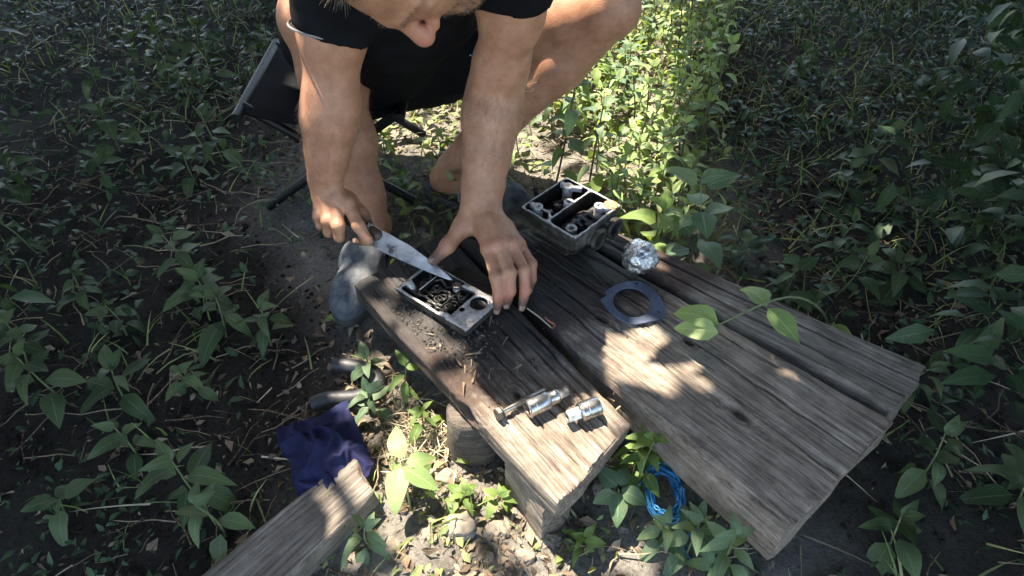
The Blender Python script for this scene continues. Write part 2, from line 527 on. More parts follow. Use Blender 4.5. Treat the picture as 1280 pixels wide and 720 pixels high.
# ------------------------------------------------------------------ signed distance surfaces (numpy surface nets)
class SDF:
    def __init__(s):
        s.items = []            # (kind, data, k, centre, bound)
    def cap(s, a, b, ra, rb=None, k=0.02, sub=False):
        a, b = np.array(a, float), np.array(b, float)
        rb = ra if rb is None else rb
        s.items.append(('c', (a, b, ra, rb), k, (a + b) / 2, np.linalg.norm(b - a) / 2 + max(ra, rb), sub)); return s
    def chain(s, pts, rads, k=0.02):
        for i in range(len(pts) - 1):
            s.cap(pts[i], pts[i + 1], rads[i], rads[i + 1], k)
        return s
    def ell(s, c, r, axes=None, k=0.02, sub=False):
        c, r = np.array(c, float), np.array(r, float)
        A = np.eye(3) if axes is None else np.array([np.array(a, float) / np.linalg.norm(a) for a in axes])
        s.items.append(('e', (c, r, A), k, c, r.max(), sub)); return s
    def box(s, c, h, axes=None, rnd=0.004, k=0.004, sub=False):
        c, h = np.array(c, float), np.array(h, float)
        A = np.eye(3) if axes is None else np.array([np.array(a, float) / np.linalg.norm(a) for a in axes])
        s.items.append(('b', (c, h, A, rnd), k, c, np.linalg.norm(h), sub)); return s
    def cyl(s, a, b, r, k=0.003, sub=False):
        a, b = np.array(a, float), np.array(b, float)
        s.items.append(('y', (a, b, r), k, (a + b) / 2, np.linalg.norm(b - a) / 2 + r, sub)); return s
    @staticmethod
    def _d(kind, dt, P):
        if kind == 'c':
            a, b, ra, rb = dt
            ba = b - a
            h = np.clip(((P - a) @ ba) / max(ba @ ba, 1e-12), 0, 1)
            return np.linalg.norm(P - a - h[:, None] * ba, axis=1) - (ra + (rb - ra) * h)
        if kind == 'e':
            c, r, A = dt
            q = (P - c) @ A.T
            k0 = np.linalg.norm(q / r, axis=1); k1 = np.linalg.norm(q / (r * r), axis=1)
            return k0 * (k0 - 1) / np.maximum(k1, 1e-9)
        if kind == 'b':
            c, h, A, rn = dt
            q = np.abs((P - c) @ A.T) - (h - rn)
            return np.linalg.norm(np.maximum(q, 0), axis=1) + np.minimum(q.max(axis=1), 0) - rn
        a, b, r = dt
        ba = b - a; l = np.linalg.norm(ba); u = ba / l
        t = (P - a) @ u
        rad = np.linalg.norm(P - a - t[:, None] * u, axis=1) - r
        ax = np.abs(t - l / 2) - l / 2
        return np.minimum(np.maximum(rad, ax), 0) + np.sqrt(np.maximum(rad, 0) ** 2 + np.maximum(ax, 0) ** 2)
    def ev(s, P, items=None):
        f = np.full(len(P), 1e3)
        for kind, dt, k, c, bd, sub in (s.items if items is None else items):
            d = s._d(kind, dt, P)
            if sub:
                h = np.maximum(k - np.abs(f + d), 0) / k
                f = np.maximum(f, -d) + h * h * k * 0.25
            else:
                h = np.maximum(k - np.abs(f - d), 0) / k
                f = np.minimum(f, d) - h * h * k * 0.25
        return f

def sdf_mesh(parts, vox, disp=None):
    """parts: list of (SDF, k_join). Returns verts, quads of the smooth union."""
    items = [it for s, _ in parts for it in s.items]
    kk = max([0.02] + [it[2] for it in items] + [k for _, k in parts])
    pos = [it for it in items if not it[5]]
    lo = np.min([it[3] - it[4] for it in pos], axis=0) - 4 * vox
    hi = np.max([it[3] + it[4] for it in pos], axis=0) + 4 * vox
    B = 8
    nb = np.ceil((hi - lo) / (vox * B)).astype(int)
    SB = 4
    cells_k, cells_v, edges = [], [], []
    N3 = (nb * B + 2).astype(np.int64)
    off = np.stack(np.meshgrid(*[np.arange(B + 1)] * 3, indexing='ij'), -1).reshape(-1, 3)
    def field(P, sel):
        f = np.full(len(P), 1e3)
        for (s, k), its in zip(parts, sel):
            if not its: continue
            d = s.ev(P, its)
            h = np.maximum(k - np.abs(f - d), 0) / k
            f = np.minimum(f, d) - h * h * k * 0.25
        return f
    EV, EF = {}, None
    allkeys, allpos, E = [], [], []
    for X in range(0, nb[0], SB):
        for Y in range(0, nb[1], SB):
            for Z in range(0, nb[2], SB):
                c0 = lo + (np.array([X, Y, Z]) + SB / 2) * B * vox
                R = SB * B * vox * 0.87 + kk + 0.01
                sel = [[it for it in s.items if np.linalg.norm(it[3] - c0) - it[4] < R] for s, _ in parts]
                if not any(any(not i[5] for i in q) for q in sel): continue
                bs = np.stack(np.meshgrid(np.arange(X, min(X + SB, nb[0])), np.arange(Y, min(Y + SB, nb[1])), np.arange(Z, min(Z + SB, nb[2])), indexing='ij'), -1).reshape(-1, 3)
                f = field(lo + (bs + 0.5) * B * vox, sel)
                bs = bs[np.abs(f) < B * vox * 1.0 + 0.012]
                if not len(bs): continue
                G = (bs[:, None, :] * B + off[None]).reshape(-1, 3)
                P = lo + G * vox
                f = field(P, sel)
                if disp is not None: f = f + disp(P)
                f = f.reshape(-1, B + 1, B + 1, B + 1)
                # cells
                cs = np.stack([f[:, i:B + i, j:B + j, k:B + k] for i in (0, 1) for j in (0, 1) for k in (0, 1)], -1)
                ins = cs < 0
                act = ins.any(-1) & ~ins.all(-1)
                bi, ci, cj, ck = np.nonzero(act)
                if not len(bi): continue
                v8 = cs[bi, ci, cj, ck]
                acc = np.zeros((len(bi), 3)); cnt = np.zeros(len(bi))
                cor = np.array([(i, j, k) for i in (0, 1) for j in (0, 1) for k in (0, 1)], float)
                for a in range(8):
                    for b in range(a + 1, 8):
                        if np.abs(cor[a] - cor[b]).sum() != 1: continue
                        fa, fb = v8[:, a], v8[:, b]
                        m = (fa < 0) != (fb < 0)
                        t = np.where(m, fa / np.where(m, fa - fb, 1), 0)
                        acc += m[:, None] * (cor[a] + t[:, None] * (cor[b] - cor[a])); cnt += m
                g = bs[bi] * B + np.stack([ci, cj, ck], -1)
                allkeys.append((g[:, 0] * N3[1] + g[:, 1]) * N3[2] + g[:, 2])
                allpos.append(lo + (g + acc / cnt[:, None]) * vox)
                for ax in range(3):
                    d = [0, 0, 0]; d[ax] = 1
                    f0 = f[:, :B, :B, :B]; f1 = f[:, d[0]:B + d[0], d[1]:B + d[1], d[2]:B + d[2]]
                    q = np.nonzero((f0 < 0) != (f1 < 0))
                    if len(q[0]):
                        gg = bs[q[0]] * B + np.stack(q[1:], -1)
                        E.append((ax, gg, f0[q] < 0))
    keys = np.concatenate(allkeys); pos_ = np.concatenate(allpos)
    o = np.argsort(keys); keys = keys[o]; pos_ = pos_[o]
    quads = []
    for ax, gg, inside in E:
        a1, a2 = (ax + 1) % 3, (ax + 2) % 3
        idx = []
        ok = np.ones(len(gg), bool)
        for da, db in ((0, 0), (-1, 0), (-1, -1), (0, -1)):
            g = gg.copy(); g[:, a1] += da; g[:, a2] += db
            k = (g[:, 0] * N3[1] + g[:, 1]) * N3[2] + g[:, 2]
            i = np.clip(np.searchsorted(keys, k), 0, len(keys) - 1)
            ok &= keys[i] == k
            idx.append(i)
        q = np.stack(idx, -1)
        q[~inside] = q[~inside][:, ::-1]
        quads.append(q[ok])
    F = np.concatenate(quads)
    used = np.unique(F)
    rm = np.zeros(len(pos_), np.int64); rm[used] = np.arange(len(used))
    return pos_[used], rm[F]

# ------------------------------------------------------------------ ground
def axis(lo, hi, step, far):
    a = np.arange(lo, hi + 1e-6, step)
    g = np.geomspace(step * 1.5, far, 26)
    return np.concatenate([lo - g[::-1], a, hi + g])
def ground_h(x, y):
    P = np.stack([x, y, 0 * x], -1)
    w = np.clip(1.6 - np.hypot(x, y - 1) * 0.05, 0.2, 1)
    return (fbm(P * 2.2, 3, 3) * 0.030 + fbm(P * 14, 3, 7) * 0.012) * w - 0.004
gx, gy = axis(-2.6, 2.6, 0.022, 90), axis(0.0, 3.4, 0.022, 90)
GX, GY = np.meshgrid(gx, gy, indexing='ij')
GZ = ground_h(GX, GY)
nx, ny = GX.shape
I = np.arange(nx * ny).reshape(nx, ny)
gf = np.stack([I[:-1, :-1], I[1:, :-1], I[1:, 1:], I[:-1, 1:]], -1).reshape(-1, 4)
def sstep(a, b, x):
    t = np.clip((x - a) / (b - a), 0, 1)
    return t * t * (3 - 2 * t)
side_shade = sstep(-0.22, -0.44, GX + 0.30 * sstep(0.9, 1.25, GY) + 0.10 * fbm(np.stack([GX, GY, 0 * GX], -1) * 5, 3, 9)) * 0.95  # soil darkened towards both sides, the shade painted into its colour
side_shade = np.maximum(side_shade, sstep(0.34, 0.6, GX - 0.12 * np.maximum(GY - 1.0, 0) + 0.10 * fbm(np.stack([GX, GY, 0 * GX], -1) * 5, 3, 19)) * 0.9)
me = arr_mesh('ground', np.stack([GX, GY, GZ], -1).reshape(-1, 3), gf, M['ground'], True, {'humus_shade': side_shade.ravel()})
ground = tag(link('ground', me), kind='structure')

# ------------------------------------------------------------------ timber
OIL = [(-0.02, 0.79, 0.10, 1.0), (-0.10, 0.855, 0.15, 1.1), (-0.04, 0.735, 0.075, 0.85), (0.02, 0.90, 0.15, 1.0), (-0.02, 1.0, 0.12, 0.8),
       (0.09, 0.93, 0.15, 0.95), (0.06, 0.72, 0.06, 0.7), (-0.20, 0.80, 0.06, 0.5), (0.09, 0.84, 0.06, 0.45), (0.20, 0.80, 0.05, 0.35), (-0.32, 0.95, 0.2, 0.9), (0.02, 0.66, 0.05, 0.35)]
SOIL = [(-0.17, 0.74, 0.15, 1.25), (-0.09, 0.66, 0.10, 0.85), (-0.25, 0.84, 0.14, 1.25), (-0.04, 0.70, 0.05, 0.55), (0.03, 0.83, 0.05, 0.5), (-0.03, 0.60, 0.06, 0.4), (-0.4, 1.0, 0.2, 0.9)]
def stain_at(X, Y):
    o = np.zeros_like(X); s = np.zeros_like(X)
    for x, y, r, k in OIL: o = np.maximum(o, k * np.exp(-((X - x) ** 2 + (Y - y) ** 2) / (r * r) * 0.8))
    for x, y, r, k in SOIL: s = np.maximum(s, k * np.exp(-((X - x) ** 2 + (Y - y) ** 2) / (r * r) * 0.8))
    ln_ = Y - (0.680 + 0.42 * X)
    s = np.maximum(s, 0.80 * sstep(-0.02, 0.07, ln_))
    o = np.maximum(o, 0.50 * sstep(0.04, 0.20, ln_))
    return np.stack([o, s, 0 * o, 0 * o + 1], -1)

def timber(name, quad, z1, z0, m, parent=None, seed=0, nu=190, wear=1.0, cracks=(), rnd=0.009, knots=()):
    """hewn timber from its four plan corners (far left, near left, near right, far right)"""
    fl, nl, nr, fr = [np.array(q, float) for q in quad]
    W = (np.linalg.norm(fl - fr) + np.linalg.norm(nl - nr)) / 2
    T = z1 - z0
    # section outline: u across -1..1, w height 0..1, walking round
    sec = []
    nt_, ns_, nb_ = 104, 16, 8
    for i in range(nt_): sec.append((-1 + 2 * (i + 0.5) / nt_, 1.0, 0, 1))
    for i in range(ns_): sec.append((1.0, 1 - (i + 0.5) / ns_, 1, 0))
    for i in range(nb_): sec.append((1 - 2 * (i + 0.5) / nb_, 0.0, 0, -1))
    for i in range(ns_): sec.append((-1.0, (i + 0.5) / ns_, -1, 0))
    sec = np.array(sec)
    Mn = len(sec)
    t = np.linspace(0, 1, nu)
    U = sec[None, :, 0].repeat(nu, 0); Wz = sec[None, :, 1].repeat(nu, 0)
    tt = t[:, None].repeat(Mn, 1)
    L0 = fl[None, None] + (nl - fl) * tt[..., None]
    R0 = fr[None, None] + (nr - fr) * tt[..., None]
    hw = np.linalg.norm(R0 - L0, axis=-1) / 2
    # round the arrises
    ru = np.clip((np.abs(U) * hw - (hw - rnd)) / rnd, 0, 1)
    rz = np.clip(np.abs(Wz - 0.5) * 2 * (T / 2) - (T / 2 - rnd), 0, rnd) / rnd
    q = np.where((ru > 0) & (rz > 0), (np.sqrt(ru ** 2 + rz ** 2) - np.maximum(ru, rz)) * rnd * 0.75, 0)
    Uc = U - np.sign(U) * q / hw
    Zc = z0 + T * Wz - np.sign(Wz - 0.5) * q
    XY = (L0 + R0) / 2 + (R0 - L0) / 2 * Uc[..., None]
    ln = np.linalg.norm((nl + nr) / 2 - (fl + fr) / 2)
    s = tt * ln
    v = Uc * hw
    v_ = v
    v = v + 0.007 * fbm(np.stack([s * 7, v * 8, 0 * s], -1), 3, seed + 51)
    gp = np.stack([s * 3.0, v * 85, Zc * 85], -1) + seed * 7.3
    g = fbm(gp, 4, seed)
    gp2 = np.stack([s * 8, v * 210, Zc * 210], -1) + seed * 3.1
    g2 = fbm(gp2, 2, seed + 5)
    lump = fbm(np.stack([s * 9, v * 12, Zc * 12], -1) + seed, 3, seed + 9)
    d = (g * 0.0021 + g2 * 0.0020 + lump * 0.0034 - 0.005 * np.clip(np.abs(g) * -9 + 0.5, 0, 1) * sstep(-0.05, 0.1, lump)) * wear
    for (cu, t0, t1, dep, wid, wig) in cracks:
        dep *= 1.15; wid *= 0.62
        cc = cu + 0.05 * wig * fbm(np.stack([s * 10, 0 * s + cu * 9, 0 * s], -1), 3, seed + 21)
        fade = sstep(t0, t0 + 0.06, tt) * (1 - sstep(t1 - 0.06, t1, tt))
        w = wid * (0.5 + 0.5 * fade)
        d = d - dep * fade * np.exp(-((Uc - cc) * hw / w) ** 2) * (Wz > 0.9)
    kb = 0 * d
    for (ku, kt, kr, kz) in knots:
        dd = np.hypot((s - kt * ln) / 1.7, (v - ku * hw)) if kz is None else np.hypot((s - kt * ln) / 1.5, (Zc - kz) * 1.0) + (np.sign(ku) != np.sign(U)) * 9 + (np.abs(sec[None, :, 2]) < 0.5) * 9
        kk_ = np.exp(-(dd / kr) ** 2)
        kb = np.maximum(kb, kk_)
        d = d - (0.004 if kz is None else 0.014) * kk_ + 0.0016 * np.cos(dd / kr * 7) * np.exp(-(dd / (2.4 * kr)) ** 2)
    v = v_
    nrm = sec[:, 2:4]
    lat = (R0 - L0) / np.maximum(np.linalg.norm(R0 - L0, axis=-1, keepdims=True), 1e-9)
    XY = XY + lat * (d * nrm[None, :, 0])[..., None]
    Z = Zc + d * nrm[None, :, 1]
    ax = ((nl + nr) / 2 - (fl + fr) / 2) / ln
    # ragged sawn ends
    e = fbm(np.stack([v * 60, Zc * 60, 0 * s], -1), 3, seed + 31) * 0.0035 * wear + fbm(np.stack([v * 22, Zc * 22, 0 * s], -1), 2, seed + 33) * 0.012 * wear + fbm(np.stack([v * 9, Zc * 9, 0 * s], -1), 2, seed + 35) * 0.014 * wear
    endw = np.exp(-np.minimum(tt, 1 - tt) * nu / 3.0)
    XY = XY + ax * (e * endw)[..., None]
    V = np.concatenate([XY, Z[..., None]], -1)
    # caps as shrinking rings
    rings = [V[i] for i in range(nu)]
    def capring(R):
        c = R.mean(0)
        return [c + (R - c) * k + np.array([*(ax * 0), 0]) for k in (0.93, 0.7, 0.35, 0.02)]
    rings = capring(rings[0])[::-1] + rings + capring(rings[-1])
    A = np.stack(rings)
    n = len(A)
    idx = np.arange(n * Mn).reshape(n, Mn)
    F = np.stack([idx[:-1], np.roll(idx[:-1], -1, 1), np.roll(idx[1:], -1, 1), idx[1:]], -1).reshape(-1, 4)[:, ::-1]
    P = A.reshape(-1, 3)
    cen = np.array([*((fl + fr) / 2), (z0 + z1) / 2])
    ang = math.atan2(ax[1], ax[0])
    ca, sa = math.cos(-ang), math.sin(-ang)
    Q = P - cen
    loc = np.stack([Q[:, 0] * ca - Q[:, 1] * sa, Q[:, 0] * sa + Q[:, 1] * ca, Q[:, 2]], -1)
    me = arr_mesh(name, loc, F, m, True, {'stain': np.concatenate([stain_at(P[:, 0], P[:, 1])[:, :2], np.concatenate([np.repeat(kb[:1], 4, 0), kb, np.repeat(kb[-1:], 4, 0)]).reshape(-1, 1), np.ones((len(P), 1))], 1)})
    return link(name, me, parent, cen, (0, 0, ang))

TOP = 0.16
o = timber('wooden_plank', [(-0.285, 0.862), (0.059, 0.445), (0.178, 0.565), (-0.125, 1.00)], TOP, 0.113, M['wood'], seed=1, nu=270, knots=[(-1, 0.63, 0.011, 0.138), (-0.2, 0.70, 0.007, None), (0.5, 0.86, 0.006, None), (-0.6, 0.50, 0.008, None)],
           cracks=[(0.25, 0.62, 1.05, 0.010, 0.0030, 1), (-0.25, 0.76, 1.05, 0.008, 0.0022, 1.4), (0.62, 0.60, 1.05, 0.009, 0.0024, 1), (0.02, 0.5, 0.86, 0.006, 0.0022, 1.5), (-0.55, 0.3, 0.75, 0.006, 0.0024, 1), (0.45, 0.45, 0.7, 0.007, 0.003, 2), (-0.1, 0.88, 1.05, 0.008, 0.0018, 1), (0.82, 0.5, 0.95, 0.009, 0.0035, 2)])
tag(o, 'weathered grey plank with oily brown far end carrying the sockets and the open cover', 'plank', 'timbers of the low work bench')
o = timber('wooden_beam', [(-0.128, 1.01), (0.350, 0.392), (0.565, 0.580), (0.058, 1.048)], TOP + 0.004, 0.075, M['wood'], seed=4, nu=330, knots=[(-0.3, 0.44, 0.010, None), (0.3, 0.60, 0.008, None), (-0.2, 0.8, 0.010, None)], rnd=0.022,
           cracks=[(-0.3, 0.18, 0.75, 0.007, 0.003, 2), (0.35, 0.3, 1.05, 0.010, 0.0028, 1.4), (-0.62, 0.28, 0.7, 0.008, 0.003, 1.4), (0.72, 0.2, 0.8, 0.008, 0.0026, 1), (0.05, 0.1, 0.55, 0.007, 0.0025, 1.6), (-0.05, 0.62, 1.05, 0.006, 0.002, 1.4)])
tag(o, 'split hewn middle beam carrying the cylinder head and the dark ring gasket', 'beam', 'timbers of the low work bench')
o = timber('wooden_beam.001', [(0.062, 1.052), (0.572, 0.588), (0.660, 0.672), (0.09, 1.085)], TOP + 0.004, 0.045, M['wood_grey'], seed=8, nu=240,
           cracks=[(-0.4, 0.2, 1.05, 0.008, 0.003, 1), (0.3, 0.3, 1.05, 0.008, 0.0028, 1.4)])
tag(o, 'narrow grey rear beam under the crumpled foil ball', 'beam', 'timbers of the low work bench')
o = timber('support_block', [(-0.012, 0.548), (0.044, 0.456), (0.090, 0.496), (0.035, 0.585)], 0.112, -0.03, M['wood'], seed=13, nu=60, rnd=0.014)
tag(o, 'short brown wooden block propping the near end of the plank', 'block')
o = timber('wooden_board', [(-0.46, 0.19), (-0.215, 0.513), (-0.262, 0.585), (-0.56, 0.26)], 0.05, -0.01, M['wood_grey'], seed=17, nu=90)
tag(o, 'loose grey board lying on the soil at the left beside the blue cloth', 'board')
# upright log section under the plank's left edge
n_ = 40
prof = []
for z, r in ((-0.03, 0.046), (0.02, 0.044), (0.06, 0.042), (0.106, 0.040), (0.111, 0.036), (0.1115, 0.02), (0.1116, 0.001)):
    for k in range(n_):
        a = 2 * PI * k / n_
        rr = r * (1 + 0.09 * float(fbm(np.array([[math.cos(a) * 2, math.sin(a) * 2, z * 6]]), 3, 41)[0]))
        prof.append((rr * math.cos(a), rr * math.sin(a), z))
idx = np.arange(len(prof)).reshape(-1, n_)
F = np.stack([idx[:-1], np.roll(idx[:-1], -1, 1), np.roll(idx[1:], -1, 1), idx[1:]], -1).reshape(-1, 4)
me = arr_mesh('log_section', np.array(prof), F, M['wood_log'], True)
tag(link('log_section', me, None, (-0.066, 0.628, 0)), 'dark upright log section propping the left edge of the plank', 'log')

# ------------------------------------------------------------------ cylinder head
def frame2(ax):
    a = np.array([ax[0], ax[1], 0.0]); a /= np.linalg.norm(a)
    return a, np.array([-a[1], a[0], 0.0]), np.array([0, 0, 1.0])

def cast_mesh(name, parts, vox, zrim, rimtol, m, parent, disp=None, pocket=None):
    V, F = sdf_mesh(parts, vox, disp)
    fc = V[F].mean(1)
    e1 = V[F[:, 1]] - V[F[:, 0]]; e2 = V[F[:, 2]] - V[F[:, 0]]
    nz = np.cross(e1, e2); nz /= np.maximum(np.linalg.norm(nz, axis=1, keepdims=True), 1e-12)
    mi = np.zeros(len(F), int)
    mi[(fc[:, 2] > zrim - rimtol) & (nz[:, 2] > 0.7)] = 1
    if pocket is not None:
        mi[(mi == 0) & pocket(fc)] = 2
    return link(name, arr_mesh(name, V, F, m, True, mi=mi), parent)

hroot = thing('cylinder_head', 'small grimy cylinder head with open oil blackened chambers resting on the middle beam', 'cylinder head', (0, 0, 0), None)
hc = np.array([0.108, 0.990, 0.0]); ha, hb, hz = frame2((0.726, -0.688))
HT, HB = 0.234, 0.170
def hp(a, b, z): return hc + ha * a + hb * b + np.array([0, 0, z])
HX = (ha, hb, hz)
sd_ = SDF()
sd_.box(hp(0, 0, (HT + 0.192) / 2), (0.0655, 0.0655, (HT - 0.192) / 2), HX, 0.012)
sd_.box(hp(0, 0, 0.192), (0.058, 0.058, 0.022), HX, 0.018, 0.012)
sd_.box(hp(0, 0, HT - 0.006), (0.0665, 0.0665, 0.006), HX, 0.004, 0.003)
# pockets either side of the web
sd_.box(hp(-0.0333, 0, HT), (0.0280, 0.0607, 0.042), HX, 0.008, 0.003, True)
sd_.box(hp(0.0303, 0, HT), (0.0306, 0.0607, 0.042), HX, 0.008, 0.003, True)
# web between bosses in the left chamber
sd_.cap(hp(-0.044, -0.044, HT - 0.004), hp(-0.018, -0.040, HT - 0.004), 0.0035, None, 0.003)
sd_.cap(hp(-0.018, -0.040, HT - 0.004), hp(-0.005, -0.052, HT - 0.004), 0.0035, None, 0.003)
# rocker and valve lumps in the right chamber
for k in range(4):
    sd_.cap(hp(0.012 + 0.004 * (k % 2), -0.035 + 0.018 * k, HT - 0.030), hp(0.042, -0.030 + 0.018 * k, HT - 0.026), 0.004, 0.003, 0.004)
sd_.cap(hp(0.022, 0.03, HT - 0.03), hp(0.04, 0.042, HT - 0.018), 0.006, 0.004, 0.004)
for k, (a_, b_, e_, c_) in enumerate(((0.008, 0.010, 0.050, 0.016), (0.010, 0.028, 0.046, 0.020), (0.050, -0.02, 0.052, 0.02), (0.012, -0.05, 0.03, -0.02), (-0.05, -0.02, -0.02, -0.012), (-0.052, 0.015, -0.03, 0.03), (-0.02, 0.03, -0.022, 0.052))):
    sd_.cap(hp(a_, b_, HT - 0.022 - 0.004 * (k % 3)), hp(e_, c_, HT - 0.026 + 0.006 * (k % 2)), 0.0042, 0.0032, 0.004)
for a_, b_ in ((0.020, -0.012), (0.020, 0.012), (0.044, 0.0)):
    sd_.cyl(hp(a_, b_, HT - 0.04), hp(a_, b_, HT - 0.016), 0.0075, 0.003)
sd_.cap(hp(-0.035, 0.01, HT - 0.034), hp(-0.030, 0.03, HT - 0.03), 0.008, 0.006, 0.006)
sd_.box(hp(-0.0665, 0.0665, HT - 0.01), (0.02, 0.02, 0.03), HX, 0.002, 0.002, True) if False else None
# lumpy outlet at the left corner
sd_.cap(hp(-0.062, -0.050, 0.200), hp(-0.074, -0.060, 0.196), 0.022, 0.020, 0.010)
sd_.cap(hp(-0.07, 0.0, 0.21), hp(-0.075, 0.005, 0.21), 0.010, 0.009, 0.006)
# fins / ribs low on the near side
for z in (0.186, 0.200):
    sd_.box(hp(0, -0.064, z), (0.05, 0.004, 0.0018), HX, 0.0015, 0.004)
dsp = lambda P: fbm(P * 60, 3, 2) * 0.0010 + fbm(P * 260, 2, 5) * 0.00045
def hpocket(fc):
    q = fc - hc
    a, b = q @ ha, q @ hb
    return (np.abs(a) < 0.0625) & (np.abs(b) < 0.0625) & (fc[:, 2] > HT - 0.05)
cast_mesh('casting', [(sd_, 0.002)], 0.0016, HT, 0.0016, [M['cast'], M['machined'], M['oily']], hroot, dsp, hpocket)
def boss(a, b, r, ri, link_to=None, top=HT, m='machined'):
    bm = bmesh.new()
    n = 22
    c = hp(a, b, 0)
    out = [(c[0] + r * math.cos(2 * PI * k / n), c[1] + r * math.sin(2 * PI * k / n)) for k in range(n)]
    inn = [(c[0] + ri * math.cos(2 * PI * k / n), c[1] + ri * math.sin(2 * PI * k / n)) for k in range(n)]
    prism(bm, [out, inn], top - 0.036, top + 0.0007)
    o = bm_obj('stud_boss', bm, M[m], hroot)
    bevel(sharp(o), 0.0008)
    return o
boss(-0.043, -0.043, 0.0098, 0.0045)
boss(-0.010, 0.006, 0.0095, 0.0042)
boss(-0.043, 0.043, 0.0098, 0.0042)
boss(0.036, -0.041, 0.0105, 0.0058, top=HT - 0.008)
boss(0.038, 0.036, 0.0095, 0.0042)
# bars tying the bosses to the rim
for a0, b0, a1, b1 in ((-0.043, 0.043, -0.02, 0.058), (-0.043, 0.043, -0.06, 0.043), (0.038, 0.036, 0.06, 0.045), (-0.043, -0.043, -0.06, -0.043)):
    s2 = SDF(); s2.box((hp(a0, b0, HT - 0.005) + hp(a1, b1, HT - 0.005)) / 2, (np.linalg.norm(hp(a0, b0, 0) - hp(a1, b1, 0)) / 2, 0.0042, 0.0054), frame2((hp(a1, b1, 0) - hp(a0, b0, 0))[:2]), 0.0015)
    V, F = sdf_mesh([(s2, 0.002)], 0.0012)
    link('boss_web', arr_mesh('boss_web', V, F, M['machined'], True), hroot)
# rusty pad at the right corner
bm = bmesh.new()
n = 20
prism(bm, [[tuple(hp(0.052 + 0.0135 * math.cos(2 * PI * k / n), 0.052 + 0.0135 * math.sin(2 * PI * k / n), 0)[:2]) for k in range(n)]], HT - 0.012, HT + 0.0011)
bevel(sharp(bm_obj('corner_pad', bm, M['rusty'], hroot)), 0.001)
# two ports on the right side
for b, ln, zc in ((-0.008, 0.021, 0.203), (0.034, 0.024, 0.204)):
    s2 = SDF()
    s2.cyl(hp(0.058, b, zc), hp(0.058 + ln, b, zc), 0.0195, 0.004)
    s2.cyl(hp(0.058 + ln - 0.006, b, zc), hp(0.058 + ln, b, zc), 0.0215, 0.003)
    s2.cyl(hp(0.066, b, zc), hp(0.09 + ln, b, zc), 0.0135, 0.003, True)
    V, F = sdf_mesh([(s2, 0.002)], 0.0015, dsp)
    link('port_flange', arr_mesh('port_flange', V, F, M['cast'], True), hroot)
    s3 = SDF(); s3.cyl(hp(0.0655, b, zc), hp(0.0675, b, zc), 0.0134, 0.001)
    V, F = sdf_mesh([(s3, 0.002)], 0.0015)
    link('port_bore', arr_mesh('port_bore', V, F, M['oily'], True), hroot)
# stud at the left corner
tube_obj('stud', [hp(-0.070, -0.010, 0.20), hp(-0.078, -0.012, 0.243)], 0.0045, M['tube'], hroot)

# ------------------------------------------------------------------ valve cover lying open
croot = thing('valve_cover', 'open rectangular valve cover with pale rim and black oily springs inside', 'cover', (0, 0, 0))
cc_ = np.array([-0.111, 0.812, 0.0]); ca_, cb_, cz_ = frame2((0.787, -0.617))
CT, CB = 0.182, 0.1625
def cp(a, b, z): return cc_ + ca_ * a + cb_ * b + np.array([0, 0, z])
CX = (ca_, cb_, cz_)
s2 = SDF()
s2.box(cp(0, 0, (CT + CB) / 2), (0.0795, 0.0425, (CT - CB) / 2), CX, 0.0062)
s2.box(cp(0, 0, CT - 0.003), (0.0808, 0.0438, 0.003), CX, 0.0025, 0.002)
s2.box(cp(-0.0185, 0.001, CT), (0.0545, 0.0388, 0.016), CX, 0.006, 0.002, True)
s2.cyl(cp(0.056, 0.018, CT - 0.008), cp(0.056, 0.018, CT + 0.01), 0.0145, 0.003, True)
s2.cyl(cp(0.043, -0.010, CT - 0.02), cp(0.043, -0.010, CT + 0.01), 0.0046, 0.001, True)
s2.cap(cp(0.030, -0.036, CT - 0.002), cp(0.022, -0.036, CT - 0.002), 0.006, 0.004, 0.004)
s2.cap(cp(0.030, 0.036, CT - 0.003), cp(0.010, 0.033, CT - 0.003), 0.006, 0.006, 0.004)
s2.cap(cp(-0.070, -0.02, CT - 0.006), cp(-0.045, -0.026, CT - 0.010), 0.010, 0.006, 0.004)
s2.box(cp(-0.022, -0.022, CT - 0.016), (0.045, 0.0015, 0.010), CX, 0.001, 0.003)
s2.box(cp(-0.044, 0.008, CT - 0.010), (0.0016, 0.030, 0.012), CX, 0.001, 0.003)
s2.box(cp(0.008, 0.004, CT - 0.012), (0.0016, 0.026, 0.009), CX, 0.001, 0.003)
for a, b, r in ((-0.028, 0.005, 0.009), (-0.008, -0.004, 0.0085), (-0.057, 0.008, 0.008), (0.018, -0.004, 0.008)):
    s2.cyl(cp(a, b, CT - 0.017), cp(a, b, CT - 0.008), r, 0.003); s2.cyl(cp(a, b, CT - 0.014), cp(a, b, CT), r * 0.62, 0.001, True)
for a, b, e, f in ((-0.02, 0.02, 0.0, 0.026), (0.004, 0.012, 0.022, 0.018), (0.006, -0.012, 0.024, -0.016), (-0.04, -0.01, -0.02, -0.014)):
    s2.cap(cp(a, b, CT - 0.010), cp(e, f, CT - 0.005), 0.0028, 0.002, 0.003)
def cpocket(fc):
    q = fc - cc_
    a, b = q @ ca_, q @ cb_
    return ((a < 0.0358) & (a > -0.0745) & (np.abs(b) < 0.0398)) | (np.hypot(a - 0.056, b - 0.018) < 0.0155) | (np.hypot(a - 0.043, b + 0.01) < 0.006)
cast_mesh('casting', [(s2, 0.002)], 0.0013, CT, 0.0013, [M['cast'], M['machined'], M['oily']], croot, lambda P: fbm(P * 70, 3, 8) * 0.0007 + fbm(P * 300, 2, 9) * 0.0003, cpocket)
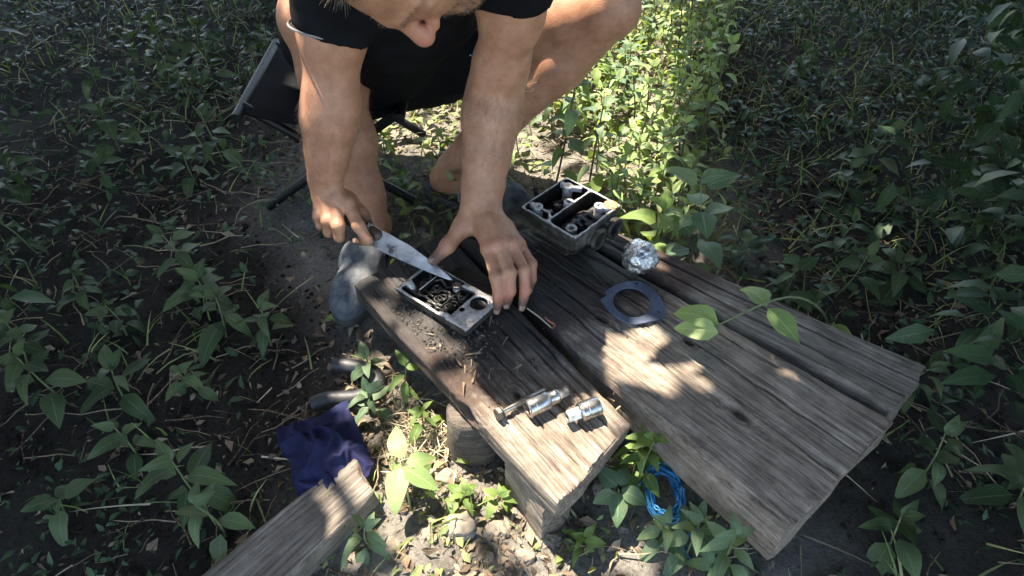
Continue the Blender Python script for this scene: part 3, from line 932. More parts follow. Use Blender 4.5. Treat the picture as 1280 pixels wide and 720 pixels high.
def coil(c, r, wire, turns, h, tilt=0.0):
    pts = []
    for k in range(int(turns * 14) + 1):
        a = 2 * PI * k / 14
        pts.append(cp(c[0] + r * math.cos(a) + tilt * k * 0.0002, c[1] + r * math.sin(a), c[2] + h * k / (turns * 14)))
    return pts
tube_obj('valve_spring', coil((0.000, 0.026, CT - 0.010), 0.0068, 0.0014, 4, 0.013), 0.0015, M['chrome'], croot, 6)
tube_obj('spring_retainer', [cp(0.0, 0.026, CT - 0.012), cp(0.0, 0.026, CT + 0.0035)], 0.0042, M['chrome'], croot, 12)
for a, b in ((0.019, 0.012), (0.016, -0.013), (-0.036, -0.003)):
    tube_obj('valve_spring', coil((a, b, CT - 0.014), 0.0055, 0.0012, 3, 0.010, 1), 0.0012, M['oily'], croot, 6)
tube_obj('oil_rod', [cp(-0.072, 0.030, CT + 0.002), cp(-0.066, 0.038, CT + 0.004), cp(-0.05, 0.046, CT + 0.001)], 0.0012, M['dark_steel'], croot, 6)

for pts_ in ([(-0.064, -0.028), (-0.050, -0.020), (-0.040, -0.026), (-0.028, -0.018)], [(-0.060, 0.022), (-0.048, 0.016), (-0.036, 0.024), (-0.022, 0.020)], [(-0.020, -0.028), (-0.006, -0.024), (0.004, -0.030), (0.020, -0.026)], [(0.010, 0.022), (0.018, 0.010), (0.026, 0.014), (0.024, 0.028)], [(-0.016, 0.006), (-0.004, 0.012), (0.004, 0.002), (0.014, 0.006)]):
    tube_obj('oil_channel', smooth_path([cp(a, b, CT - 0.0065 + 0.002 * math.sin(a * 300)) for a, b in pts_], 5), 0.0024, M['cast_worn'], croot, 8)
for a, b, r in ((-0.052, 0.0, 0.0068), (-0.030, 0.006, 0.0062), (-0.010, -0.012, 0.0066), (0.016, -0.014, 0.0060)):
    tube_obj('bore_ring', [cp(a + r * math.cos(t_), b + r * math.sin(t_), CT - 0.007) for t_ in np.linspace(0, 2 * PI, 21)], 0.0013, M['cast_worn'], croot, 6)
for k in range(4):
    tube_obj('rocker_arm', smooth_path([hp(0.010, -0.036 + 0.017 * k, HT - 0.022), hp(0.024, -0.033 + 0.017 * k, HT - 0.013), hp(0.040, -0.030 + 0.017 * k, HT - 0.019)], 4), 0.0034, M['cast_worn'], hroot, 8)
tube_obj('rocker_shaft', [hp(0.024, -0.045, HT - 0.017), hp(0.024, 0.05, HT - 0.017)], 0.0042, M['cast_worn'], hroot, 10)
for a, b in ((-0.034, 0.0), (-0.034, 0.022), (-0.030, -0.022)):
    tube_obj('valve_stem', [hp(a, b, HT - 0.04), hp(a, b, HT - 0.016)], 0.005, M['cast_worn'], hroot, 12)

# thin grey spacer plate under the hand, behind the cover
bm = bmesh.new()
c0 = np.array([-0.055, 0.853, 0])
pa, pb, _ = frame2((0.80, -0.60))
def pp(a, b): q = c0 + pa * a + pb * b; return (q[0], q[1])
ol = [pp(-0.06, -0.018), pp(0.055, -0.016), pp(0.066, 0.0), pp(0.062, 0.018), pp(-0.045, 0.020), pp(-0.063, 0.008)]
prism(bm, [ol, [pp(0.03 + 0.006 * math.cos(2 * PI * k / 12), 0.002 + 0.006 * math.sin(2 * PI * k / 12)) for k in range(12)]], TOP + 0.0035, TOP + 0.0065)
o = bm_obj('spacer_plate', bm, M['oily'])
bevel(sharp(o), 0.0006)
tag(o, 'thin oily steel plate lying between the cover and the hand', 'plate')

# ------------------------------------------------------------------ ring gasket with ears
bm = bmesh.new()
gc = (0.207, 0.803)
N_ = 72
out = []
for k in range(N_):
    a = 2 * PI * k / N_
    r = 0.0485
    for ac, w, h in ((PI * 0.93, 0.34, 0.0075), (PI * 0.42, 0.3, 0.004), (-0.55, 0.42, 0.010), (-PI * 0.55, 0.3, 0.003)):
        d = (a - ac + PI) % (2 * PI) - PI
        r += h * math.exp(-(d / w) ** 2)
    d = (a - PI * 0.90 + PI) % (2 * PI) - PI
    r -= 0.0105 * math.exp(-(d / 0.10) ** 2)
    out.append((gc[0] + r * math.cos(a), gc[1] + r * math.sin(a)))
inn = [(gc[0] - 0.003 + 0.0315 * math.cos(2 * PI * k / 48), gc[1] - 0.001 + 0.0345 * math.sin(2 * PI * k / 48)) for k in range(48)]
holes = [[(gc[0] + 0.0455 * math.cos(a) + 0.0030 * math.cos(2 * PI * k / 12), gc[1] + 0.0455 * math.sin(a) + 0.0030 * math.sin(2 * PI * k / 12)) for k in range(12)] for a in (PI * 0.42, -0.55)]
prism(bm, [out, inn] + holes, TOP + 0.0115, TOP + 0.0140)
o = bm_obj('ring_gasket', bm, M['gasket'])
bevel(sharp(o), 0.0007)
tag(o, 'flat blue grey ring gasket with eared outline lying on the middle beam', 'gasket')

# ------------------------------------------------------------------ crumpled foil ball
bm = bmesh.new()
bmesh.ops.create_icosphere(bm, subdivisions=5, radius=0.034)
P = np.array([v.co[:] for v in bm.verts])
u = P / np.linalg.norm(P, axis=1, keepdims=True)
rng = np.random.default_rng(3)
dirs = rng.normal(size=(150, 3)); dirs /= np.linalg.norm(dirs, axis=1, keepdims=True)
hh = rng.uniform(0.90, 1.08, 150)
flat = np.min(hh[None] / np.maximum(u @ dirs.T, 0.05), axis=1)
r = np.clip(flat, 0.84, 1.12) * 0.034 + fbm(u * 4, 3, 4) * 0.0040 - np.abs(fbm(u * 9, 3, 14)) * 0.0055
for v, k in zip(bm.verts, u * r[:, None]):
    v.co = k
for v in bm.verts: v.co.z *= 0.93
zmin = min(v.co.z for v in bm.verts)
o = bm_obj('foil_ball', bm, M['foil'], None, True, (0.226, 0.888, TOP + 0.0075 - zmin), (0.0, 0.0, 0.4))
tag(o, 'crumpled silvery foil ball sitting on the rear beam beside the cylinder head', 'foil ball')

# ------------------------------------------------------------------ sockets and bolt
def along(o, a, b):
    d = Vector(b) - Vector(a)
    o.location = a
    o.rotation_euler = d.to_track_quat('Z', 'Y').to_euler()
ZT = TOP + 0.003
def socket_(name, a, b, label):
    L = (Vector(b) - Vector(a)).length
    root = thing(name, label, 'socket', a, 'loose sockets on the plank')
    root.rotation_euler = (Vector(b) - Vector(a)).to_track_quat('Z', 'Y').to_euler()
    return root, L
a, b = (0.022, 0.580, ZT + 0.0150), (0.083, 0.614, ZT + 0.0150)
r1, L1 = socket_('socket', a, b, 'larger chrome socket with square drive stub beside the long bolt')
R = 0.0148
lathe_obj('sleeve', [(0.0095, 0.012), (0.0095, 0.0006), (0.0125, 0.0), (R, 0.0016), (R, 0.010), (R - 0.0006, 0.0108), (R - 0.0006, 0.0118), (R, 0.0126), (R, 0.033), (R - 0.0015, 0.0355), (0.0118, 0.037), (0.0112, 0.044), (0.0118, 0.046), (0.0118, 0.050), (0.0100, 0.053), (0.0, 0.0535)], M['chrome'], r1, 32)
lathe_obj('socket_mouth', [(0.0094, 0.010), (0.0094, 0.0125), (0.001, 0.013)], M['rusty'], r1, 12)
lathe_obj('drive_stub', [(0.0085, 0.050), (0.0085, L1 - 0.003), (0.0075, L1), (0.0, L1)], M['chrome'], r1, 6)
a, b = (0.079, 0.566, ZT + 0.0150), (0.129, 0.587, ZT + 0.0150)
r2, L2 = socket_('socket.001', a, b, 'smaller stepped chrome socket lying nearest the plank end')
lathe_obj('nose', [(0.0062, 0.008), (0.0062, 0.0006), (0.0082, 0.0), (0.0098, 0.0012), (0.0098, 0.0215), (0.0105, 0.023)], M['chrome'], r2, 6)
lathe_obj('sleeve', [(0.0090, 0.020), (0.0128, 0.0215), (R, 0.0245), (R, 0.031), (R - 0.0007, 0.0318), (R - 0.0007, 0.0332), (R, 0.034), (R, L2 - 0.004), (R - 0.0012, L2 - 0.001), (0.011, L2), (0.0, L2)], M['chrome'], r2, 32)
lathe_obj('socket_mouth', [(0.0061, 0.007), (0.0061, 0.0085), (0.001, 0.009)], M['oily'], r2, 12)
a, b = (-0.023, 0.573, ZT + 0.0105), (0.050, 0.622, ZT + 0.0055)
L = (Vector(b) - Vector(a)).length
r3 = thing('bolt', 'long steel bolt with dark hexagon head lying beside the larger socket', 'bolt', a, None, (Vector(b) - Vector(a)).to_track_quat('Z', 'Y').to_euler())
lathe_obj('bolt_head', [(0.0, 0.0), (0.0085, 0.0), (0.0104, 0.0012), (0.0104, 0.0072), (0.0092, 0.0084), (0.0, 0.0084)], M['dark_steel'], r3, 6)
lathe_obj('washer_face', [(0.0, 0.0080), (0.0112, 0.0082), (0.0112, 0.0098), (0.0, 0.0099)], M['dark_steel'], r3, 20)
lathe_obj('shank', [(0.0, 0.0092), (0.0044, 0.0094)] + [(0.0044, L * 0.65)] + [(0.0044 - 0.0006 * (k % 2), L * (0.66 + 0.33 * k / 24)) for k in range(25)] + [(0.003, L), (0.0, L)], M['chrome'], r3, 16)

# small scraps on the timber
bm = bmesh.new()
add_tube(bm, smooth_path([(0.056, 0.776, TOP + 0.004), (0.062, 0.766, TOP + 0.006), (0.071, 0.759, TOP + 0.004), (0.066, 0.750, TOP + 0.005)]), 0.0015, 6)
tag(bm_obj('red_scrap', bm, M['red_scrap']), 'small curl of red plastic in the gap beside the fingertips', 'scrap')
tag(tube_obj('dry_twig', [(0.026, 0.798, TOP + 0.003), (0.045, 0.776, TOP + 0.006), (0.066, 0.752, TOP + 0.004)], [0.0013, 0.0012, 0.0008], M['straw'], None, 6), 'pale dry straw lying by the little finger on the plank', 'twig')
tag(tube_obj('bent_wire', [(0.006, 0.661, TOP + 0.002), (-0.006, 0.652, TOP + 0.003), (0.004, 0.640, TOP + 0.002)], 0.0010, M['dark_steel'], None, 6), 'short bent wire on the plank above the bolt', 'wire')

# ------------------------------------------------------------------ the man
def A3(*p): return np.array(p, float)
man = thing('person', 'man in black shorts and shirt leaning over the bench holding a knife', 'person', (-0.30, 1.45, 0))
man_inv = -Vector(man.location)
def man_part(name, me, parent=None):
    o = link(name, me, parent or man)
    if parent is None: o.location = man_inv
    return o
SL, EL, WL = A3(0.016, 1.020, 0.648), A3(-0.030, 1.065, 0.418), A3(-0.055, 0.955, 0.272)
SR, ER, WR = A3(-0.264, 1.062, 0.650), A3(-0.300, 1.018, 0.432), A3(-0.326, 0.990, 0.312)
HL, KL, AL = A3(-0.200, 1.480, 0.285), A3(0.186, 1.300, 0.468), A3(-0.140, 1.330, 0.085)
HR, KR, AR = A3(-0.405, 1.500, 0.285), A3(-0.372, 1.260, 0.465), A3(-0.300, 1.128, 0.095)
body = SDF()
# torso
body.ell((-0.310, 1.470, 0.300), (0.160, 0.120, 0.100), None, 0.05)
body.cap((-0.300, 1.440, 0.330), (-0.190, 1.200, 0.560), 0.125, 0.130, 0.06)
body.cap((-0.190, 1.170, 0.590), (-0.158, 1.090, 0.640), 0.120, 0.100, 0.05)
body.cap((-0.26, 1.08, 0.645), (-0.03, 1.05, 0.645), 0.062, 0.062, 0.05)
body.cap((-0.155, 1.070, 0.665), (-0.128, 0.985, 0.672), 0.058, 0.055, 0.03)
# left arm (picture right): upper arm with elbow crease facing the lens, forearm tapering to the wrist
body.chain([SL, SL + (EL - SL) * 0.35, SL + (EL - SL) * 0.75, EL], [0.050, 0.0445, 0.0420, 0.0430], 0.03)
body.chain([EL, EL + (WL - EL) * 0.25 + A3(0, -0.002, 0.004), EL + (WL - EL) * 0.6, EL + (WL - EL) * 0.9, WL], [0.0430, 0.0455, 0.0365, 0.0275, 0.0250], 0.03)
body.cap(WL + A3(-0.011, 0, 0), WL + (EL - WL) * 0.15 + A3(-0.010, 0, 0), 0.0205, 0.024, 0.015)
body.cap(WL + A3(0.011, 0, 0), WL + (EL - WL) * 0.15 + A3(0.010, 0, 0), 0.022, 0.026, 0.015)
# veins and tendons of the left forearm, fold of the elbow
for q in ([(0.10, 0.010, 0.0), (0.32, 0.004, 0.0), (0.55, 0.012, 0.0), (0.80, 0.004, 0.0)], [(0.35, -0.014, 0.0), (0.6, -0.010, 0.0), (0.9, -0.012, 0.0)]):
    pv = []
    for t_, ox, _ in q:
        rr_ = np.interp(t_, [0, 0.25, 0.6, 0.9, 1], [0.0430, 0.0455, 0.0365, 0.0275, 0.0250])
        c_ = EL + (WL - EL) * t_
        nn = A3(ox / rr_, -0.70, 0.71); nn /= np.linalg.norm(nn)
        pv.append(c_ + nn * (rr_ + 0.0002))
    body.chain(pv, [0.0022] * len(pv), 0.006)
for o1 in (-0.004, 0.008):
    body.cap(EL + A3(-0.026, -0.026, 0.030 + o1), EL + A3(0.020, -0.028, 0.028 + o1 * 0.4), 0.0022, 0.0018, 0.007, True)
# right arm
body.chain([SR, SR + (ER - SR) * 0.5, ER], [0.055, 0.049, 0.042], 0.03)
body.chain([ER, ER + (WR - ER) * 0.3, ER + (WR - ER) * 0.75, WR], [0.041, 0.041, 0.032, 0.0265], 0.03)
# legs
body.chain([HL, HL + (KL - HL) * 0.5, HL + (KL - HL) * 0.85, KL], [0.092, 0.080, 0.066, 0.056], 0.018)
cal = lambda k, a, t, o: k + (a - k) * t + A3(*o)
body.chain([KL, cal(KL, AL, 0.28, (0, 0.010, -0.012)), cal(KL, AL, 0.6, (0, 0.004, -0.004)), cal(KL, AL, 0.85, (0, 0, 0)), AL], [0.054, 0.059, 0.047, 0.036, 0.036], 0.016)
body.ell(KL + A3(-0.005, -0.022, 0.012), (0.05, 0.045, 0.05), None, 0.03)
body.chain([HR + A3(0, 0, 0.02), HR + (KR - HR) * 0.5, KR], [0.085, 0.072, 0.056], 0.03)
body.chain([KR, cal(KR, AR, 0.28, (0, 0.016, 0)), cal(KR, AR, 0.6, (0, 0.006, 0)), cal(KR, AR, 0.86, (0, 0, 0)), AR], [0.057, 0.060, 0.047, 0.036, 0.036], 0.035)
body.ell(KR + A3(0, -0.016, 0.01), (0.048, 0.045, 0.05), None, 0.03)
# feet inside the shoes
TL, TR_ = A3(0.010, 1.252, 0.035), A3(-0.300, 1.000, 0.035)
body.cap(AL + A3(-0.025, 0.01, -0.045), TL, 0.034, 0.026, 0.03)
body.cap(AR + A3(0.002, 0.030, -0.045), TR_, 0.034, 0.026, 0.03)
# head: face looks down to the bench, crown to the left of the picture
f_ = A3(0.10, -0.34, -0.93); f_ /= np.linalg.norm(f_)
u_ = A3(-0.62, -0.55, 0.48); u_ -= f_ * (u_ @ f_); u_ /= np.linalg.norm(u_)
l_ = np.cross(u_, f_)
NOSE = A3(-0.1160, 0.865, 0.601)
hc_ = NOSE - f_ * 0.121 + u_ * 0.010
def H(a, b, c): return hc_ + l_ * a + u_ * b + f_ * c
HAX = (l_, u_, f_)
body.ell(H(0, 0.022, -0.008), (0.076, 0.098, 0.094), HAX, 0.03)
body.ell(H(0, -0.045, 0.022), (0.060, 0.070, 0.066), HAX, 0.03)
body.cap(H(0, -0.095, 0.055), H(0, -0.092, 0.062), 0.026, 0.022, 0.03)
body.cap(H(-0.05, -0.06, 0.0), H(0, -0.098, 0.05), 0.022, 0.020, 0.03)
body.cap(H(0.05, -0.06, 0.0), H(0, -0.098, 0.05), 0.022, 0.020, 0.03)
body.cap(H(0, -0.02, 0.0), H(-0.00, -0.10, -0.055), 0.055, 0.055, 0.03)
face = SDF()
face.cap(H(0, 0.036, 0.078), H(0, -0.008, 0.112), 0.0095, 0.0108, 0.016)
face.cap(H(0, -0.010, 0.108), H(0, -0.016, 0.112), 0.0108, 0.0112, 0.010)
face.cap(H(-0.012, -0.022, 0.098), H(-0.013, -0.020, 0.096), 0.0078, 0.0078, 0.007)
face.cap(H(0.012, -0.022, 0.098), H(0.013, -0.020, 0.096), 0.0078, 0.0078, 0.007)
for s in (-1, 1):
    face.cap(H(0.012 * s, 0.034, 0.086), H(0.048 * s, 0.036, 0.066), 0.0085, 0.0075, 0.012)
    face.cap(H(0.030 * s, -0.010, 0.066), H(0.050 * s, -0.012, 0.050), 0.020, 0.018, 0.02)
    face.cap(H(0.020 * s, 0.012, 0.080), H(0.044 * s, 0.012, 0.070), 0.0085, 0.007, 0.006)
    face.cap(H(0.077 * s, 0.030, -0.012), H(0.082 * s, -0.018, -0.004), 0.012, 0.008, 0.008)
    face.cap(H(0.0785 * s, 0.012, -0.022), H(0.085 * s, 0.024, -0.030), 0.010, 0.008, 0.008)
face.cap(H(-0.022, -0.056, 0.079), H(0.022, -0.056, 0.079), 0.0065, 0.0065, 0.008)
face.cap(H(-0.020, -0.068, 0.079), H(0.020, -0.068, 0.079), 0.0070, 0.0070, 0.008)
for s in (-1, 1):
    face.cap(H(0.0055 * s, -0.027, 0.107), H(0.0060 * s, -0.024, 0.100), 0.0020, 0.0018, 0.003, True)
# hands
def hand(W, K, ths, fings, pal):
    """K four knuckles; fings lists of joints after the knuckle; ths thumb joints"""
    h = SDF()
    for q, r in zip(K, (0.0128, 0.0130, 0.0125, 0.0112)):
        h.cap(W + (q - W) * 0.12, q, 0.0175, r, 0.014)
    for a, b in zip(K[:-1], K[1:]):
        h.cap(a, b, 0.0105, 0.0105, 0.010)
    for q in pal:
        h.cap(q[0], q[1], q[2], q[3], 0.012)
    for q in K[:3]:
        up_ = A3(0, -0.30, 0.95)
        h.cap(W + (q - W) * 0.45 + up_ * 0.0155, q + up_ * 0.0115, 0.0026, 0.0030, 0.006)
        h.cap(q + up_ * 0.004, q + up_ * 0.004, 0.0118, None, 0.006)
    fs = []
    for q, js, r in zip(K, fings, ((0.0118, 0.0108, 0.0096, 0.0078), (0.0118, 0.0110, 0.0098, 0.0080), (0.0112, 0.0104, 0.0094, 0.0076), (0.0100, 0.0092, 0.0084, 0.0068))):
        g = SDF()
        g.chain([q] + js, r, 0.004)
        g.cap(js[0], js[0], r[1] * 1.06, None, 0.004)
        fs.append(g)
    t = SDF(); t.chain(ths, (0.0225, 0.0172, 0.0128, 0.0094)[:len(ths)], 0.010)
    t.cap(ths[-2], ths[-2], 0.0124, None, 0.005)
    return [(h, 0.014), (t, 0.014)] + [(g, 0.004) for g in fs]
KLs = [A3(-0.040, 0.862, 0.240), A3(-0.020, 0.866, 0.246), A3(-0.001, 0.874, 0.240), A3(0.012, 0.890, 0.227)]
FL = [[A3(-0.026, 0.812, 0.222), A3(-0.022, 0.795, 0.196), A3(-0.026, 0.787, 0.173)],
      [A3(-0.004, 0.818, 0.228), A3(-0.003, 0.800, 0.203), A3(-0.009, 0.797, 0.176)],
      [A3(0.020, 0.828, 0.224), A3(0.022, 0.806, 0.199), A3(0.017, 0.794, 0.173)],
      [A3(0.034, 0.858, 0.210), A3(0.034, 0.842, 0.190), A3(0.030, 0.834, 0.173)]]
THL = [A3(-0.070, 0.948, 0.252), A3(-0.087, 0.925, 0.238), A3(-0.112, 0.892, 0.223), A3(-0.136, 0.868, 0.209)]
palL = [(A3(-0.045, 0.925, 0.246), A3(-0.072, 0.938, 0.244), 0.018, 0.018), (A3(-0.010, 0.925, 0.235), A3(-0.005, 0.885, 0.226), 0.016, 0.013), (A3(-0.046, 0.890, 0.238), A3(-0.062, 0.920, 0.238), 0.011, 0.013)]
# right hand round the knife handle, forefinger along the blade's spine
kd = A3(-0.103, 0.842, 0.187) - A3(-0.262, 0.935, 0.218); kl = np.linalg.norm(kd); kd /= kl
KT = A3(-0.103, 0.842, 0.187)
kv = A3(-0.40, -0.70, 0.0); kv -= kd * (kv @ kd)
kv = A3(-0.33, -0.62, -0.40); kv -= kd * (kv @ kd); kv /= np.linalg.norm(kv)      # from spine to edge
kw = np.cross(kd, kv)
if kw[2] < 0: kw = -kw
SH = 0.034
def KP(s, v, w): return KT - kd * (s - (SH if s > 0.1935 else 0)) + kv * v + kw * w      # s metres back from the tip
KRs = [KP(0.262, -0.022, 0.036), KP(0.282, -0.016, 0.040), KP(0.302, -0.012, 0.036), KP(0.320, -0.008, 0.030)]
FR = [[KP(0.222, 0.002, 0.034), KP(0.200, 0.015, 0.020), KP(0.184, 0.024, 0.012)],
      [KP(0.252, 0.020, 0.038), KP(0.250, 0.034, 0.018), KP(0.258, 0.030, -0.004)],
      [KP(0.276, 0.022, 0.036), KP(0.274, 0.036, 0.014), KP(0.282, 0.028, -0.006)],
      [KP(0.300, 0.022, 0.030), KP(0.298, 0.032, 0.010), KP(0.304, 0.024, -0.008)]]
THR = [KP(0.318, -0.030, 0.000), KP(0.290, -0.034, -0.008), KP(0.255, -0.026, -0.016), KP(0.228, -0.012, -0.016)]
WRh = A3(-0.336, 0.992, 0.292)
palR = [(WRh + A3(0.004, -0.004, -0.016), KP(0.300, -0.026, 0.014), 0.020, 0.018), (WRh + A3(0.0, 0.0, -0.02), KP(0.30, 0.0, 0.024), 0.019, 0.014)]
body.cap(WR, WRh, 0.0265, 0.024, 0.02)
parts = [(body, 0.03), (face, 0.010)] + hand(WL, KLs, THL, FL, palL) + hand(WRh, KRs, THR, FR, palR)
wr = SDF()
# creases: elbow fold, behind the knee, knuckle wrinkles
Vb, Fb = sdf_mesh(parts, 0.003, lambda P: fbm(P * 34, 3, 3) * 0.0008)
tips = np.array([j[-1] for j in FL] + [THL[-1]] + [j[-1] for j in FR] + [THR[-1]])
mids = np.array([j[0] for j in FL] + KLs + [j[0] for j in FR])
d = np.min(np.linalg.norm(Vb[:, None, :] - tips[None], axis=2), axis=1)
g = np.exp(-(d / 0.026) ** 2)
web = np.exp(-(np.linalg.norm(Vb - A3(-0.066, 0.905, 0.228), axis=1) / 0.018) ** 2) * 0.55
rd = 0.8 * np.exp(-(np.min(np.linalg.norm(Vb[:, None, :] - np.array(FL)[:, 1][None], axis=2), axis=1) / 0.015) ** 2)
rd = np.maximum(rd, 0.60 * np.exp(-(np.linalg.norm(Vb - (NOSE - f_ * 0.012), axis=1) / 0.026) ** 2))
rd = np.maximum(rd, 0.35 * np.exp(-(np.min(np.linalg.norm(Vb[:, None, :] - np.array(KLs)[None], axis=2), axis=1) / 0.015) ** 2))
st = np.stack([np.maximum(np.maximum(g * 0.85, 0.26 * np.exp(-(d / 0.048) ** 2)), web), rd, 0 * g, 0 * g + 1], -1)
me = arr_mesh('body', Vb, Fb, M['skin'], True, {'stain': st})
man_body = man_part('body', me)
sm = man_body.modifiers.new('relax', 'SMOOTH'); sm.factor = 0.5; sm.iterations = 2
# nails
def nail(tip, prev, up, r, parent, w=0.0052):
    d = Vector(tip - prev).normalized()
    up = Vector(up); up = (up - d * up.dot(d)).normalized()
    s = d.cross(up)
    bm = bmesh.new()
    rows = []
    for i in range(5):
        t = -0.35 + 1.25 * i / 4
        row = []
        for j in range(5):
            k = (j - 2) / 2
            ww = w * (1 if i < 4 else 0.82)
            p = Vector(tip) + d * (t * 0.0085) + s * (k * ww) + up * (r * (math.cos(k * 0.62)) + 0.0003 - 0.0006 * abs(t) * (i > 3) * 2)
            row.append(bm.verts.new(p))
        rows.append(row)
    for i in range(4):
        for j in range(4):
            bm.faces.new((rows[i][j], rows[i][j + 1], rows[i + 1][j + 1], rows[i + 1][j]))
    o = bm_obj('fingernail', bm, M['nail'], parent)
    o.modifiers.new('thick', 'SOLIDIFY').thickness = 0.0006
    return o
for js, r in zip(FL, (0.0072, 0.0074, 0.0070, 0.0062)):
    nail(js[-1], js[-2], A3(0.0, -1.0, 0.25), r, man_body)
nail(THL[-1], THL[-2], A3(-0.35, -0.1, 0.9), 0.0088, man_body, 0.0066)
nail(FR[0][-1], FR[0][-2], kw, 0.0072, man_body)
nail(THR[-1], THR[-2], -kv, 0.0088, man_body, 0.006)
# eyes (lids nearly shut as he looks down), brows, hair and beard
for s in (-1, 1):
    bm = bmesh.new()
    bmesh.ops.create_uvsphere(bm, u_segments=16, v_segments=10, radius=0.0118)
    o = bm_obj('eye', bm, M['eye'], man_body); o.location = H(0.032 * s, 0.010, 0.0655)
rng = np.random.default_rng(8)
def strands(name, P, D, L, w, m, parent, jit=0.35):
    n = len(P)
    D = D + rng.normal(size=D.shape) * jit
    D /= np.linalg.norm(D, axis=1, keepdims=True)
    side = np.cross(D, rng.normal(size=D.shape)); side /= np.linalg.norm(side, axis=1, keepdims=True)
    L = L * rng.uniform(0.6, 1.2, n)[:, None]
    V = np.stack([P - side * w, P + side * w, P + D * L * 0.55 + side * w * 0.8, P + D * L * 0.55 - side * w * 0.8, P + D * L + side * w * 0.2, P + D * L - side * w * 0.2], 1).reshape(-1, 3)
    b = (np.arange(n) * 6)[:, None]
    F = np.concatenate([b + np.array([[0, 1, 2, 3]]), b + np.array([[3, 2, 4, 5]])])
    return link(name, arr_mesh(name, V, F, m, False), parent)
q = (Vb - hc_) @ np.stack([l_, u_, f_]).T
nh = q / np.maximum(np.linalg.norm(q, axis=1, keepdims=True), 1e-6)
inhead = np.linalg.norm(q, axis=1) < 0.135
scalp = inhead & ((q[:, 1] > 0.100) | ((q[:, 2] < -0.005) & (q[:, 1] > -0.035)) | ((q[:, 2] < 0.02) & (q[:, 1] > 0.05)))
idx = rng.choice(np.nonzero(scalp)[0], 9000)
nrm = (Vb[idx] - hc_); nrm /= np.linalg.norm(nrm, axis=1, keepdims=True)
strands('hair', Vb[idx], nrm * 0.6 - u_ * 0.4 + f_ * 0.1, 0.024, 0.0006, M['hair'], man_body)
beard = inhead & (q[:, 2] > 0.0) & (q[:, 1] < -0.036) & (np.abs(q[:, 0]) < 0.075) & ~((np.abs(q[:, 1] + 0.062) < 0.010) & (np.abs(q[:, 0]) < 0.026))
idx = rng.choice(np.nonzero(beard)[0], 2200)
strands('beard', Vb[idx], (Vb[idx] - hc_) * 5 - u_ * 0.5, 0.0065, 0.00028, M['hair'], man_body)
brow = inhead & (q[:, 2] > 0.055) & (np.abs(q[:, 1] - 0.038) < 0.003) & (np.abs(q[:, 0]) > 0.012) & (np.abs(q[:, 0]) < 0.05)
for s in (-1, 1):
    idx = rng.choice(np.nonzero(brow & (q[:, 0] * s > 0))[0], 70)
    strands('eyebrow', Vb[idx], np.tile(f_ * 0.3 + s * l_, (70, 1)), 0.007, 0.00022, M['hair'], man_body, 0.25)
nv = np.zeros_like(Vb)
e1_ = np.cross(Vb[Fb[:, 1]] - Vb[Fb[:, 0]], Vb[Fb[:, 2]] - Vb[Fb[:, 0]])
for c_ in range(4): np.add.at(nv, Fb[:, c_], e1_)
nv /= np.maximum(np.linalg.norm(nv, axis=1, keepdims=True), 1e-12)
for a_, b_, n_h in ((EL, WL, 1100), (ER, WR, 900), (KL, AL, 1300), (KR, AR, 1300)):
    ba = b_ - a_
    t_ = ((Vb - a_) @ ba) / (ba @ ba)
    dd_ = np.linalg.norm(Vb - a_ - np.clip(t_, 0, 1)[:, None] * ba, axis=1)
    cand = np.nonzero((t_ > (0.05 if n_h < 1200 else 0.35)) & (t_ < 0.93) & (dd_ < 0.075))[0]
    idx = rng.choice(cand, n_h)
    strands('limb_hair', Vb[idx], nv[idx] * 0.5 + (ba / np.linalg.norm(ba)) * 1.0, 0.015, 0.00014, M['limb_hair'], man_body, 0.35)
# shirt
shirt = SDF()
shirt.cap((-0.290, 1.400, 0.370), (-0.190, 1.190, 0.570), 0.148, 0.150, 0.05)
shirt.cap((-0.190, 1.165, 0.600), (-0.158, 1.090, 0.648), 0.136, 0.112, 0.05)
shirt.cap((-0.26, 1.075, 0.650), (-0.03, 1.05, 0.655), 0.080, 0.080, 0.05)
shirt.ell(H(0, -0.02, 0), (0.15, 0.15, 0.12), HAX, 0.01, True)
fold = lambda P: fbm(P * np.array([9, 9, 22]), 3, 12) * 0.012
sleeves = []
for S_, E_, t_, a_, r0, r1 in ((SL, EL, 0.23, A3(0.004, 0.01, 0.02), 0.064, 0.057), (SR, ER, 0.52, A3(0, 0.005, 0.01), 0.068, 0.066)):
    g = SDF()
    dd = (E_ - S_) / np.linalg.norm(E_ - S_)
    ex = np.cross(dd, A3(0, 1, 0)); ex /= np.linalg.norm(ex)
    g.cap(S_ + a_, S_ + (E_ - S_) * (t_ + 0.10), r0, r1, 0.03)
    g.box(S_ + (E_ - S_) * t_ + dd * 0.07, (0.07, 0.11, 0.11), (dd, ex, np.cross(dd, ex)), 0.001, 0.004, True)
    sleeves.append((g, 0.02))
V, F = sdf_mesh([(shirt, 0.02)] + sleeves, 0.006, fold)
shirt_o = man_part('t_shirt', arr_mesh('t_shirt', V, F, M['black_cloth'], True))
